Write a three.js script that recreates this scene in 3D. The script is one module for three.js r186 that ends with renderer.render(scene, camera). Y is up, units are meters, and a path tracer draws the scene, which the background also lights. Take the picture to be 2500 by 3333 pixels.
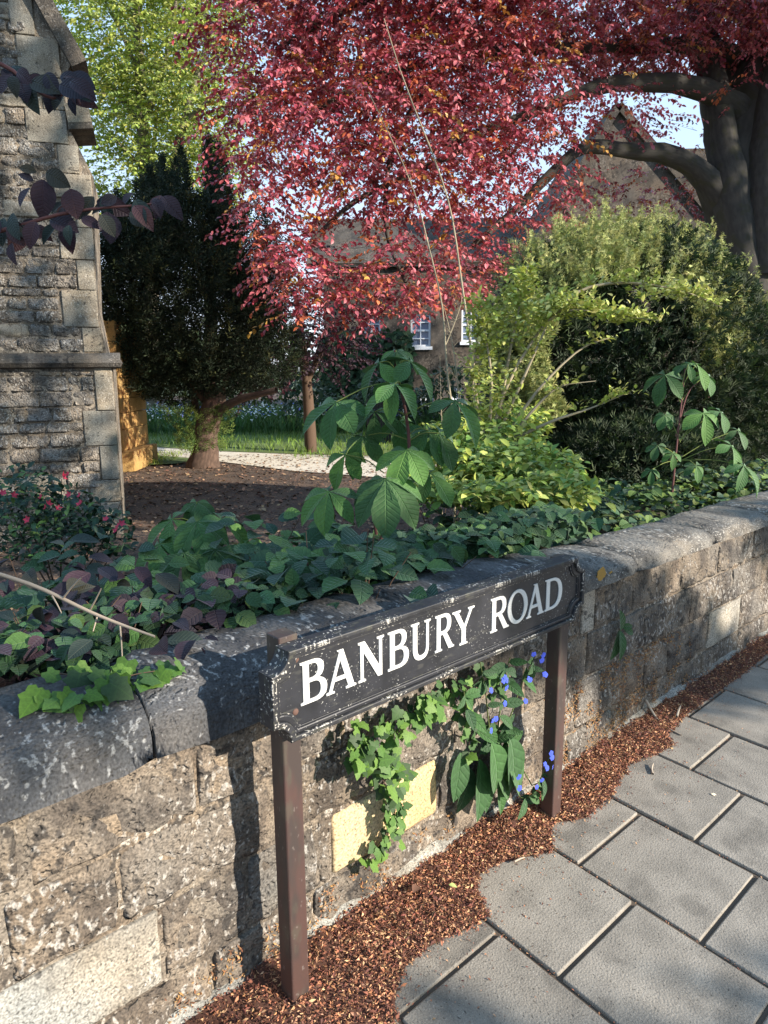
import * as THREE from 'three';
import { mergeGeometries } from 'three/addons/utils/BufferGeometryUtils.js';
import { createNoise2D, createNoise3D } from 'simplex-noise';

// ---------------------------------------------------------------- camera, sky, sun, exposure
const scene = new THREE.Scene();
const D2R = Math.PI / 180;
const CAM = { f: 2350, pitch: 11.3 * D2R, roll: 0.5 * D2R, h: 1.55 };
const camera = new THREE.PerspectiveCamera(2 * Math.atan(1666.5 / CAM.f) / D2R, 768 / 1024, 0.05, 600);
camera.position.set(0, CAM.h, 0);
camera.rotation.order = 'YXZ';
camera.rotation.set(-CAM.pitch, 0, -CAM.roll);
const renderer = new THREE.WebGLRenderer({ antialias: true });
renderer.toneMapping = THREE.LinearToneMapping;
renderer.toneMappingExposure = 2.1;
renderer.shadowMap.enabled = true;
// frame of the wall: u along it (away to the right), n out of its face, h up; origin at the foot of the left post
const TH = 42.881 * D2R, CT = Math.cos(TH), ST = Math.sin(TH), AX = -0.235, AZ = -1.494;
const W = (u, n, h) => new THREE.Vector3(AX + u * CT + n * ST, h, AZ - u * ST + n * CT);
const SUN = W(0.5, 1, 0).sub(W(0, 0, 0)).setY(0.47).normalize();
{
  const w = 256, h = 128, d = new Float32Array(w * h * 4);
  for (let y = 0; y < h; y++) for (let x = 0; x < w; x++) {
    const el = ((y + 0.5) / h - 0.5) * Math.PI, s = Math.max(0, Math.sin(el));
    const k = Math.pow(s, 0.55), hz = Math.exp(-s * 9);
    const c = [0.66 - 0.38 * k + 0.30 * hz, 0.84 - 0.36 * k + 0.14 * hz, 1.02 - 0.24 * k + 0.0 * hz];
    const i = (y * w + x) * 4, g = el < 0 ? 0.18 : 0.72;
    d[i] = c[0] * g; d[i + 1] = c[1] * g; d[i + 2] = c[2] * g; d[i + 3] = 1;
  }
  const t = new THREE.DataTexture(d, w, h, THREE.RGBAFormat, THREE.FloatType);
  t.mapping = THREE.EquirectangularReflectionMapping; t.magFilter = THREE.LinearFilter; t.needsUpdate = true;
  scene.background = t; scene.environment = t;
}
const sun = new THREE.DirectionalLight(new THREE.Color().setRGB(1, 0.9, 0.77), 4.9);
sun.position.copy(SUN).multiplyScalar(60); sun.target.position.set(0, 0, -6);
sun.castShadow = true; sun.shadow.mapSize.set(4096, 4096);
Object.assign(sun.shadow.camera, { left: -30, right: 30, top: 30, bottom: -30, near: 1, far: 140 });
scene.add(sun, sun.target);

// ---------------------------------------------------------------- helpers
function rngOf(seed) { let s = seed | 0; return () => { s = (s + 0x6d2b79f5) | 0; let t = Math.imul(s ^ (s >>> 15), 1 | s); t = (t + Math.imul(t ^ (t >>> 7), 61 | t)) ^ t; return ((t ^ (t >>> 14)) >>> 0) / 4294967296; }; }
const R = rngOf(7), rr = (a, b) => a + (b - a) * R(), pick = (a) => a[Math.floor(R() * a.length)];
const n2 = createNoise2D(rngOf(11)), n3 = createNoise3D(rngOf(12));
const fbm = (x, y, o = 4) => { let s = 0, a = 0.5, f = 1; for (let i = 0; i < o; i++) { s += a * n2(x * f + i * 7.3, y * f - i * 3.1); a *= 0.5; f *= 2.03; } return s; };
const V = (x, y, z) => new THREE.Vector3(x, y, z);
const clamp = (x, a = 0, b = 1) => Math.min(b, Math.max(a, x)), lerp = (a, b, t) => a + (b - a) * t, smooth = (a, b, x) => { const t = clamp((x - a) / (b - a)); return t * t * (3 - 2 * t); };
const _cp = Math.cos(CAM.pitch), _sp = Math.sin(CAM.pitch), _cr = Math.cos(CAM.roll), _sr = Math.sin(CAM.roll);
const FW = V(0, -_sp, -_cp), UP0 = V(0, _cp, -_sp), RT = V(_cr, 0, 0).addScaledVector(UP0, -_sr), UP = UP0.clone().multiplyScalar(_cr).add(V(_sr, 0, 0));
// a place in the world, found by sighting through the photograph at a distance in metres
const at = (px, py, depth) => V(0, CAM.h, 0).addScaledVector(FW, depth).addScaledVector(RT, (px - 1250) / CAM.f * depth).addScaledVector(UP, -(py - 1666.5) / CAM.f * depth);
const used = new Map();
function numbered(n) { const k = used.get(n) ?? 0; used.set(n, k + 1); return k ? n + '_' + String(k).padStart(3, '0') : n; }
function tag(o, label, category, group, kind) { o.userData.label = label; o.userData.category = category; if (group) o.userData.group = group; if (kind) o.userData.kind = kind; return o; }
function thing(name, label, category, pos, turn = 0, group) { const g = new THREE.Group(); g.name = numbered(name); g.position.copy(pos); g.rotation.y = turn; scene.add(g); return tag(g, label, category, group); }
function mesh(name, geo, mat, parent) { const m = new THREE.Mesh(geo, mat); m.name = parent ? name : numbered(name); m.castShadow = m.receiveShadow = true; (parent ?? scene).add(m); return m; }
function struct(name, geo, mat, label, category) { const m = mesh(name, geo, mat); m.userData.kind = 'structure'; m.userData.label = label; m.userData.category = category; return m; }
const col = (r, g, b) => new THREE.Color().setRGB(r, g, b);
function tex(size, fn, srgb = true) {
  const d = new Uint8Array(size * size * 4);
  for (let y = 0; y < size; y++) for (let x = 0; x < size; x++) {
    const c = fn(x / size, y / size), i = (y * size + x) * 4;
    for (let k = 0; k < 3; k++) d[i + k] = clamp(srgb ? Math.pow(clamp(c[k]), 1 / 2.2) * 255 : (c.length ? c[k] : c) * 255, 0, 255);
    d[i + 3] = 255;
  }
  const t = new THREE.DataTexture(d, size, size); t.magFilter = THREE.LinearFilter; t.minFilter = THREE.LinearMipmapLinearFilter; t.generateMipmaps = true;
  t.wrapS = t.wrapT = THREE.MirroredRepeatWrapping; if (srgb) t.colorSpace = THREE.SRGBColorSpace; t.needsUpdate = true; return t;
}
const mix3 = (a, b, t) => [lerp(a[0], b[0], t), lerp(a[1], b[1], t), lerp(a[2], b[2], t)];
function std(o) { return new THREE.MeshStandardMaterial({ roughness: 0.9, metalness: 0, ...o }); }

// ---------------------------------------------------------------- materials
// weathered limestone: several metres of mottled surface, lichen and soot as separate outlined patches
function stoneTex(size, m, base, dirt, pale, opt) {
  const k = m; // metres covered by the texture
  return tex(size, (u, v) => {
    const x = u * k, y = v * k;
    const wx = x + 0.008 * n2(x * 12, y * 12 + 9), wy = y + 0.008 * n2(x * 12 + 30, y * 12);
    let c = mix3(base, dirt, smooth(-0.3, 0.45, fbm(wx * 4, wy * 4, 6) + 0.12 * n2(x * 26, y * 3)) * opt.dirt);
    const tint = fbm(x * 1.7 + 40, y * 1.7, 3); c = [c[0] * (1 + 0.2 * tint), c[1] * (1 + 0.06 * tint), c[2] * (1 - 0.12 * tint)];
    const mask = n2(x * 2.2, y * 2.2 + 70), soot = smooth(opt.soot, opt.soot + 0.3, fbm(wx * 16 + 9, wy * 16, 5) + 0.3 * mask); c = mix3(c, [0.03, 0.027, 0.025], soot * 0.8);
    const lich = smooth(opt.lichen, opt.lichen + 0.22, fbm(wx * 34 + 90, wy * 24 + 3, 5) + 0.28 * n2(x * 2.6 + 5, y * 2.6)); c = mix3(c, pale, lich * 0.75);
    const pits = smooth(0.30, 0.46, fbm(x * 62 + 21, y * 62, 3)); c = mix3(c, [0.03, 0.026, 0.02], pits * 0.7);
    const gr = 1 + 0.75 * fbm(x * 105, y * 105, 3) + 0.2 * n2(x * 330, y * 330); c = c.map((q) => q * clamp(gr, 0.3, 1.8));
    return c;
  });
}
function stoneBump(size, k, seed) {
  return tex(size, (u, v) => {
    const x = u * k + seed, y = v * k;
    const a = 0.5 + 0.35 * fbm(x * 8, y * 8, 5) + 0.25 * fbm(x * 45, y * 45, 3) - 0.35 * smooth(0.3, 0.5, fbm(x * 26 + 21, y * 26, 3));
    return [a, a, a];
  }, false);
}
const bumpA = stoneBump(1024, 1.6, 0);
const scaleUv = (t, s) => { const c = t.clone(); c.repeat.set(s, s); c.needsUpdate = true; return c; };
const S = 1 / 1.6;
const wallTexA = scaleUv(stoneTex(1024, 1.6, [0.205, 0.175, 0.138], [0.075, 0.063, 0.052], [0.44, 0.42, 0.38], { dirt: 0.95, soot: 0.22, lichen: 0.30 }), S);
const wallTexB = scaleUv(stoneTex(1024, 1.6, [0.23, 0.19, 0.145], [0.09, 0.072, 0.056], [0.46, 0.43, 0.38], { dirt: 0.9, soot: 0.28, lichen: 0.28 }), S);
const wallTexPale = scaleUv(stoneTex(1024, 1.6, [0.33, 0.31, 0.265], [0.19, 0.17, 0.14], [0.48, 0.46, 0.42], { dirt: 0.7, soot: 0.42, lichen: 0.36 }), S);
const wallTexGold = scaleUv(stoneTex(512, 1.6, [0.56, 0.42, 0.235], [0.46, 0.33, 0.18], [0.6, 0.5, 0.36], { dirt: 0.6, soot: 0.75, lichen: 0.6 }), S);
const capTex = scaleUv(stoneTex(1024, 1.6, [0.085, 0.083, 0.082], [0.028, 0.029, 0.032], [0.34, 0.34, 0.33], { dirt: 0.9, soot: 0.3, lichen: 0.3 }), S);
const capTexB = scaleUv(stoneTex(1024, 1.6, [0.19, 0.17, 0.14], [0.075, 0.07, 0.062], [0.42, 0.4, 0.36], { dirt: 0.9, soot: 0.26, lichen: 0.34 }), S);
const churchTex = scaleUv(stoneTex(1024, 1.6, [0.25, 0.22, 0.185], [0.105, 0.093, 0.08], [0.46, 0.44, 0.40], { dirt: 0.95, soot: 0.24, lichen: 0.26 }), S);
const bumpS = scaleUv(bumpA, S);
const M = {
  wallA: std({ map: wallTexA, color: col(0.82, 0.82, 0.83), bumpMap: bumpS, bumpScale: 0.016 }), wallB: std({ map: wallTexB, color: col(0.84, 0.84, 0.85), bumpMap: bumpS, bumpScale: 0.016 }),
  wallPale: std({ map: wallTexPale, bumpMap: bumpS, bumpScale: 0.006 }), wallGold: std({ map: wallTexGold, bumpMap: bumpS, bumpScale: 0.002 }),
  mortar: std({ map: wallTexB, color: col(0.95, 0.93, 0.9), bumpMap: bumpS, bumpScale: 0.014 }),
  fillet: std({ map: wallTexPale, color: col(0.95, 0.97, 0.98), bumpMap: bumpS, bumpScale: 0.012, side: THREE.DoubleSide }),
  capA: std({ map: capTex, bumpMap: bumpS, bumpScale: 0.009 }), capB: std({ map: capTexB, bumpMap: bumpS, bumpScale: 0.009 }),
  church: std({ map: churchTex, bumpMap: bumpS, bumpScale: 0.03 }), churchDressed: std({ map: wallTexPale, color: col(0.86, 0.82, 0.76), bumpMap: bumpS, bumpScale: 0.006 }),
  mortarChurch: std({ map: scaleUv(churchTex, S), color: col(0.95, 0.9, 0.82), bumpMap: bumpS, bumpScale: 0.01 }),
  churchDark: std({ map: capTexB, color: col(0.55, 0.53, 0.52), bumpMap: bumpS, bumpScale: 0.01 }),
  churchSunlit: std({ map: wallTexGold, color: col(0.85, 0.72, 0.45), bumpMap: bumpS, bumpScale: 0.01 }),  // sunlight on the far buttress is put into this yellow
};
const slabTex = tex(1024, (u, v) => {
  const x = u * 0.8, y = v * 0.8; let g = 0.235 * (1 + 0.34 * fbm(x * 5, y * 5, 5)) * (1 + 0.34 * fbm(x * 160, y * 160, 2));
  let c = [g * 1.08, g * 1.0, g * 0.9];
  const sp = smooth(0.40, 0.5, fbm(x * 95 + 4, y * 55, 2)); c = mix3(c, [0.05, 0.045, 0.04], sp * 0.8);
  const sp2 = smooth(0.42, 0.5, fbm(x * 75 + 40, y * 110, 2)); c = mix3(c, [0.42, 0.4, 0.37], sp2 * 0.7);
  const st = smooth(0.2, 0.5, fbm(x * 2.4 + 8, y * 2.4 + 2, 4)); return mix3(c, c.map((q) => q * 0.66), st * 0.8);
});
slabTex.repeat.set(1 / 0.8, 1 / 0.8);
const slabBump = tex(512, (u, v) => { const a = 0.5 + 0.5 * fbm(u * 90, v * 90, 3); return [a, a, a]; }, false); slabBump.repeat.set(1 / 0.8, 1 / 0.8);
M.slabs = [0.96, 1.0, 1.05].map((k) => std({ map: slabTex, color: col(k * 1.03, k, k * 0.93), bumpMap: slabBump, bumpScale: 0.0016, roughness: 0.85 }));
M.grit = std({ color: col(0.10, 0.075, 0.055), roughness: 1 });
const barkTex = tex(512, (u, v) => { const g = 0.042 * (1 + 0.5 * fbm(u * 18, v * 5, 4)); const m = smooth(0.1, 0.4, fbm(u * 5 + 3, v * 4, 4)); return mix3([g * 1.05, g * 0.95, g * 0.8], [0.04, 0.038, 0.016], m * 0.6); });
M.bark = std({ map: barkTex, bumpMap: barkTex, bumpScale: 0.02, roughness: 0.95 });
M.yewBark = std({ map: tex(256, (u, v) => { const g = 0.07 * (1 + 0.7 * fbm(u * 26, v * 3, 4)); return [g * 1.35, g * 0.85, g * 0.6]; }), roughness: 1 });
M.paleTwig = std({ color: col(0.30, 0.255, 0.17), roughness: 0.8 });
M.limeBark = std({ color: col(0.14, 0.125, 0.09), roughness: 1 });
M.brownTwig = std({ color: col(0.09, 0.055, 0.035), roughness: 0.9 });
M.dryTwig = std({ color: col(0.34, 0.27, 0.2), roughness: 0.9 });
M.redStem = std({ color: col(0.12, 0.045, 0.04), roughness: 0.8 });
// leaf blades: thin, light passes through them; veins as fine relief
function veinTex(nv) { return tex(128, (u, v) => { const a = Math.abs(u - 0.5) * 2; const mid = Math.exp(-a * a * 500); const t = (v - a * 0.22) * nv, s = Math.abs(t - Math.round(t)) * 2; const side = Math.exp(-s * s * 14) * (1 - a * 0.6); const q = clamp(0.35 + 0.65 * Math.max(mid, side * 0.8)); return [q, q, q]; }, false); }
function veinCol(nv, k) { return tex(128, (u, v) => { const a = Math.abs(u - 0.5) * 2; const mid = Math.exp(-a * a * 700); const t = (v - a * 0.22) * nv, s = Math.abs(t - Math.round(t)) * 2; const side = Math.exp(-s * s * 60) * (1 - a * 0.5) * 0.6; const g = 0.78 + 0.22 * fbm(u * 6 + k, v * 6, 3); const q = g + 0.28 * Math.max(mid, side); return [q, q, q * (1 - 0.15 * mid)]; }); }
const vein = veinTex(11), veinFew = veinTex(6), veinC = veinCol(11, 1), veinCF = veinCol(6, 4);
const leafMat = (r, g, b, o = {}) => new THREE.MeshPhysicalMaterial({ color: col(r, g, b), roughness: 0.82, transmission: 0.38, thickness: 0, side: THREE.DoubleSide, specularIntensity: 0.6, ...o });
M.chestnut = [[0.10, 0.25, 0.055], [0.08, 0.21, 0.055], [0.125, 0.29, 0.055], [0.07, 0.175, 0.05]].map((c) => leafMat(...c, { map: veinC, bumpMap: vein, bumpScale: 0.004, roughness: 0.7 }));
M.bramble = [[0.06, 0.155, 0.06], [0.08, 0.19, 0.06], [0.045, 0.12, 0.06], [0.11, 0.235, 0.055], [0.04, 0.105, 0.065]].map((c) => leafMat(...c, { map: veinCF, bumpMap: veinFew, bumpScale: 0.004, roughness: 0.75, transmission: 0.3 }));
M.fresh = [[0.13, 0.27, 0.03], [0.10, 0.22, 0.03], [0.16, 0.30, 0.04]].map((c) => leafMat(...c, { map: veinCF, roughness: 0.75 }));
M.ivy = [[0.06, 0.14, 0.035], [0.10, 0.22, 0.04], [0.16, 0.30, 0.05], [0.045, 0.095, 0.03]].map((c) => leafMat(...c, { map: veinCF, roughness: 0.6, transmission: 0.28 }));
M.purple = [[0.04, 0.022, 0.034], [0.05, 0.024, 0.036], [0.03, 0.025, 0.04], [0.075, 0.03, 0.034], [0.045, 0.045, 0.03], [0.03, 0.05, 0.04]].map((c) => leafMat(...c, { map: veinC, bumpMap: vein, bumpScale: 0.002, roughness: 0.62, transmission: 0.2 }));
M.alkanet = [[0.05, 0.14, 0.04], [0.06, 0.17, 0.04], [0.045, 0.12, 0.045]].map((c) => leafMat(...c, { map: veinCF, bumpMap: veinFew, bumpScale: 0.003, roughness: 0.75, transmission: 0.3 }));
M.holly = [[0.018, 0.05, 0.025], [0.025, 0.07, 0.03], [0.03, 0.085, 0.05]].map((c) => leafMat(...c, { roughness: 0.4, transmission: 0.12 }));
M.blue = leafMat(0.07, 0.12, 0.72, { transmission: 0.25 });
M.berry = std({ color: col(0.45, 0.02, 0.06), roughness: 0.5 });
const inst = (o = {}) => leafMat(1, 1, 1, { ...o });
M.beechLeaf = inst({ transmission: 0.42, roughness: 0.5, specularIntensity: 1 });
M.limeLeaf = inst({ transmission: 0.5, roughness: 0.85 }); M.yewLeaf = inst({ transmission: 0.12, roughness: 0.75 }); M.bushLeaf = inst({ transmission: 0.32 });
M.coverLeaf = inst({ map: veinCF, bumpMap: veinFew, bumpScale: 0.003, roughness: 0.7, transmission: 0.3 });
M.grass = inst({ transmission: 0.35 }); M.litter = std({ color: col(1, 1, 1), roughness: 0.95, side: THREE.DoubleSide });

// ---------------------------------------------------------------- shapes
// A blade along +z, lying in the xz plane, cupped and curled: rows of left edge, rib, right edge.
function blade(l, w, seg = 4, { fold = 0.25, curl = 0.2, wide = 0.5, teeth = 0, tip = 1.4 } = {}) {
  const p = [], uv = [], ix = [];
  for (let i = 0; i <= seg; i++) {
    const t = i / seg, s = Math.pow(Math.sin(Math.PI * Math.pow(t, Math.log(0.5) / Math.log(wide))), tip > 1 && t > wide ? 0.85 : 0.75);
    const hw = Math.max(0.0, w / 2 * (i === 0 ? 0.08 : i === seg ? 0.02 : s)) * (1 + (teeth && i % 2 ? teeth : 0));
    const y = -curl * l * t * t, z = l * t * (1 - 0.12 * curl * t);
    p.push(-hw, y + fold * hw, z, 0, y, z, hw, y + fold * hw, z); uv.push(0.5 - hw / w, t, 0.5, t, 0.5 + hw / w, t);
    if (i) { const b = i * 3, a = b - 3; ix.push(a, a + 1, b, a + 1, b + 1, b, a + 1, a + 2, b + 1, a + 2, b + 2, b + 1); }
  }
  const g = new THREE.BufferGeometry(); g.setAttribute('position', new THREE.Float32BufferAttribute(p, 3)); g.setAttribute('uv', new THREE.Float32BufferAttribute(uv, 2)); g.setIndex(ix); g.computeVertexNormals(); return g;
}
// A lobed or round leaf from its outline [x, z], petiole at the origin
function lobed(out, cup = 0.12, cz = 0.4) {
  const p = [0, 0, cz], uv = [0.5, cz], ix = [];
  out.forEach(([x, z], i) => { const d = Math.hypot(x, z - cz); p.push(x, (i % 2 ? -cup : -cup * 0.55) * d, z); uv.push(0.5 + x * 0.9, z); ix.push(0, 1 + i, 1 + (i + 1) % out.length); });
  const g = new THREE.BufferGeometry(); g.setAttribute('position', new THREE.Float32BufferAttribute(p, 3)); g.setAttribute('uv', new THREE.Float32BufferAttribute(uv, 2)); g.setIndex(ix); g.computeVertexNormals(); return g;
}
const mirror = (half) => [...half, ...half.slice(0, -1).reverse().map(([x, z]) => [-x, z])];
const ivyOut = mirror([[0.03, 0.06], [0.24, -0.06], [0.44, 0.06], [0.40, 0.24], [0.54, 0.42], [0.37, 0.52], [0.25, 0.72], [0, 1.0]]);
const ivyGeo = [lobed(ivyOut, 0.18), lobed(ivyOut.map(([x, z]) => [x * 0.85, z * 1.05]), 0.05)];
const roundOut = []; for (let i = 0; i < 22; i++) { const a = -Math.PI / 2 + (i + 0.5) / 22 * 2 * Math.PI, r = 0.5 * (i % 2 ? 1.04 : 0.95); roundOut.push([Math.cos(a) * r * 1.05, 0.48 + Math.sin(a) * r]); }
const roundGeo = [lobed(roundOut, 0.22, 0.3), lobed(roundOut, -0.15, 0.35)];
const bramLeaf = [blade(1, 0.78, 9, { teeth: 0.10, fold: 0.3, curl: 0.22, wide: 0.45 }), blade(1, 0.7, 9, { teeth: 0.12, fold: 0.15, curl: 0.35, wide: 0.42 })];
const purpleGeo = [blade(1, 0.6, 8, { fold: 0.3, curl: 0.25, wide: 0.5 }), blade(1, 0.52, 8, { fold: 0.45, curl: 0.4, wide: 0.5 })];
const chestGeo = [blade(1, 0.5, 12, { fold: 0.3, curl: 0.30, wide: 0.64, teeth: 0.045 }), blade(1, 0.44, 12, { fold: 0.4, curl: 0.45, wide: 0.64, teeth: 0.05 })];
const alkGeo = [blade(1, 0.46, 8, { fold: 0.25, curl: 0.3, wide: 0.45 }), blade(1, 0.4, 8, { fold: 0.35, curl: 0.15, wide: 0.45 })];
const smallLeaf = blade(1, 0.62, 3, { fold: 0.25, curl: 0.25, wide: 0.48 });
const ovalLeaf = blade(1, 0.5, 3, { fold: 0.3, curl: 0.3 });
const sprig = (() => { const g = []; for (let i = 0; i < 7; i++) { const b = blade(0.62, 0.13, 2, { fold: 0.2, curl: 0.15 }); b.rotateX(-0.35 + (i % 3) * 0.28); b.rotateY((i - 3) * 0.42); b.translate(0, 0, 0.06 * i); g.push(b); } return mergeGeometries(g); })();
const needleSpray = (() => { const g = []; for (let i = 0; i < 9; i++) { const b = blade(0.4, 0.10, 2, { fold: 0, curl: 0.1 }); b.rotateY((i % 2 ? 1 : -1) * 0.95); b.rotateZ(((i * 37) % 7 - 3) * 0.3); b.translate(0, 0, i * 0.085); g.push(b); } return mergeGeometries(g); })();
const _m = new THREE.Matrix4(), _q = new THREE.Quaternion(), _z = V(0, 0, 1);
function aim(dir, up = V(0, 1, 0)) { const z = dir.clone().normalize(), x = up.clone().cross(z); if (x.lengthSq() < 1e-6) x.set(1, 0, 0).cross(z); x.normalize(); const y = z.clone().cross(x); _m.makeBasis(x, y, z); return new THREE.Quaternion().setFromRotationMatrix(_m); }
function put(parent, name, geo, mat, pos, dir, size, up, sx = 1) { const m = mesh(name, geo, mat, parent); m.position.copy(pos); m.quaternion.copy(aim(dir, up)); m.scale.set(size * sx, size, size); return m; }
function cloud(name, geo, mat, items, parent) {
  const im = new THREE.InstancedMesh(geo, mat, items.length); im.name = parent ? name : numbered(name); im.castShadow = im.receiveShadow = true;
  const c = new THREE.Color(), s = V(1, 1, 1);
  items.forEach((it, i) => { _m.compose(it.p, it.q ?? aim(it.d, it.u), s.set(it.s, it.s, it.s)); im.setMatrixAt(i, _m); c.setRGB(...it.c); im.setColorAt(i, c); });
  im.userData.kind = 'stuff'; (parent ?? scene).add(im); return im;
}
const rdir = () => { const a = R() * Math.PI * 2, y = rr(-1, 1), r = Math.sqrt(1 - y * y); return V(Math.cos(a) * r, y, Math.sin(a) * r); };
const jit = (c, k) => { const f = 1 + (R() - 0.5) * 2 * k; return c.map((q) => q * f * (1 + (R() - 0.5) * k * 0.5)); };
// tapered tube through points
function limb(pts, radii, tub = 10, rad = 7, rough = 0.06) {
  const cv = new THREE.CatmullRomCurve3(pts), P = [], N = [], U = [], I = []; const fr = cv.computeFrenetFrames(tub, false);
  for (let i = 0; i <= tub; i++) {
    const t = i / tub, c = cv.getPoint(t), k = t * (radii.length - 1), a = Math.floor(Math.min(k, radii.length - 1.001)), r = radii.length > 1 ? lerp(radii[a], radii[a + 1], k - a) : radii[0];
    for (let j = 0; j <= rad; j++) { const an = j / rad * 2 * Math.PI, v = fr.normals[i].clone().multiplyScalar(Math.cos(an)).addScaledVector(fr.binormals[i], Math.sin(an)); const q = r * (1 + rough * n3(c.x * 2 + v.x * 1.5, c.y * 1.2 + v.y, c.z * 2 + v.z * 1.5) * 2); P.push(c.x + v.x * q, c.y + v.y * q, c.z + v.z * q); N.push(v.x, v.y, v.z); U.push(j / rad, t * 4); }
  }
  for (let i = 0; i < tub; i++) for (let j = 0; j < rad; j++) { const a = i * (rad + 1) + j, b = a + rad + 1; I.push(a, a + 1, b, b, a + 1, b + 1); }
  const g = new THREE.BufferGeometry(); g.setAttribute('position', new THREE.Float32BufferAttribute(P, 3)); g.setAttribute('normal', new THREE.Float32BufferAttribute(N, 3)); g.setAttribute('uv', new THREE.Float32BufferAttribute(U, 2)); g.setIndex(I); return g;
}
const rel = (pts, o) => pts.map((p) => p.clone().sub(o));
// flat sheet from an outline [x, z]
function sheet(out, y, uvk = 1) { const s = new THREE.Shape(out.map(([x, z]) => new THREE.Vector2(x, -z))); const g = new THREE.ShapeGeometry(s); g.rotateX(-Math.PI / 2); g.translate(0, y, 0); const uv = g.attributes.uv; for (let i = 0; i < uv.count; i++) uv.setXY(i, uv.getX(i) * uvk, uv.getY(i) * uvk); return g; }
// a dressed or rubble block: w x h face towards +z, rough face, worn edges; origin at the lower left front
function block(w, h, d, { rough = 0.006, bev = 0.012, nx = 5, ny = 3, wob = 0.006, uo, vo } = {}) {
  const P = [], U = [], I = [], r0 = R() * 20, r1 = R() * 20, ou = uo ?? r0, ov = vo ?? r1; const fx = [0, 1e-4], fy = [0, 1e-4];
  const ins = (n, e) => { const a = [-1, 0, e]; for (let i = 1; i < n; i++) a.push(lerp(e, 1 - e, i / n)); a.push(1 - e, 1, 2); return a; }, X = ins(nx, Math.min(0.2, bev * 2.4 / w)), Y = ins(ny, Math.min(0.2, bev * 2.4 / h));
  const c = X.length;
  Y.forEach((b) => X.forEach((a) => {
    const back = a < 0 || a > 1 || b < 0 || b > 1, ta = clamp(a), tb = clamp(b);
    let x = ta * w, y = tb * h; const e = Math.min(ta, 1 - ta) * w, f = Math.min(tb, 1 - tb) * h, edge = Math.min(e, f);
    let z = back ? -d : rough * 2 * n2(ou + x * 9, ov + y * 9) - bev * Math.exp(-edge / (bev * 0.9));
    const corner = Math.hypot(Math.max(0, bev * 1.6 - e), Math.max(0, bev * 1.6 - f));
    if (e < bev && f < bev) { x += (ta < 0.5 ? 1 : -1) * bev * 0.7; y += (tb < 0.5 ? 1 : -1) * bev * 0.7; }
    if (e < 1e-6) x += (ta < 0.5 ? 1 : -1) * (0.002 + wob * (0.5 + 0.5 * n2(ou, ov + y * 7)));
    if (f < 1e-6) y += (tb < 0.5 ? 1 : -1) * (0.002 + wob * (0.5 + 0.5 * n2(ou + x * 7, ov + 5)));
    P.push(x, y, z); U.push(ou + x + (back ? 0.02 : 0), ov + y + (back ? 0.02 : 0));
  }));
  for (let j = 0; j < Y.length - 1; j++) for (let i = 0; i < c - 1; i++) { const a = j * c + i; I.push(a, a + 1, a + c, a + 1, a + c + 1, a + c); }
  const g = new THREE.BufferGeometry(); g.setAttribute('position', new THREE.Float32BufferAttribute(P, 3)); g.setAttribute('uv', new THREE.Float32BufferAttribute(U, 2)); g.setIndex(I); g.computeVertexNormals(); return g;
}
function boxUv(w, h, d, x = 0, y = 0, z = 0) { const g = new THREE.BoxGeometry(w, h, d); g.translate(x, y, z); const p = g.attributes.position, n = g.attributes.normal, u = g.attributes.uv; for (let i = 0; i < p.count; i++) { const ax = Math.abs(n.getX(i)), ay = Math.abs(n.getY(i)); u.setXY(i, ax > 0.5 ? p.getZ(i) : p.getX(i), ay > 0.5 ? p.getZ(i) : p.getY(i)); } return g; }

// ---------------------------------------------------------------- ground, path, pavement, road
const UN = (o) => { o.position.set(AX, 0, AZ); o.rotation.y = TH; return o; };   // local x = u, z = n
const onZ = (px, py, z) => { const a = at(px, py, 1).sub(V(0, CAM.h, 0)); return V(0, CAM.h, 0).addScaledVector(a, z / a.z); };
const onY = (px, py, y) => { const a = at(px, py, 1).sub(V(0, CAM.h, 0)); return V(0, CAM.h, 0).addScaledVector(a, (y - CAM.h) / a.y); };
const unOf = (p) => { const x = p.x - AX, z = p.z - AZ; return [x * CT - z * ST, x * ST + z * CT]; };
const earthTex = tex(1024, (u, v) => {
  const x = u * 4, y = v * 4; let c = mix3([0.085, 0.052, 0.034], [0.045, 0.03, 0.022], smooth(-0.3, 0.4, fbm(x * 2, y * 2, 5)));
  const lf = smooth(0.25, 0.36, fbm(x * 22, y * 22, 3)); c = mix3(c, [0.24, 0.15, 0.085], lf * 0.8); const g = 1 + 0.5 * fbm(x * 60, y * 60, 2); return c.map((q) => q * g);
}); earthTex.repeat.set(0.25, 0.25);
M.earth = std({ map: earthTex, bumpMap: earthTex, bumpScale: 0.02, roughness: 1 });
const bedH = (u, n) => 0.62 * smooth(-2.9, -0.75, n) * (1 + 0.08 * n2(u * 1.3, n * 1.3)) + 0.02 * n2(u * 0.7 + 9, n * 0.7) * smooth(-6, -3, n);
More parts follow.
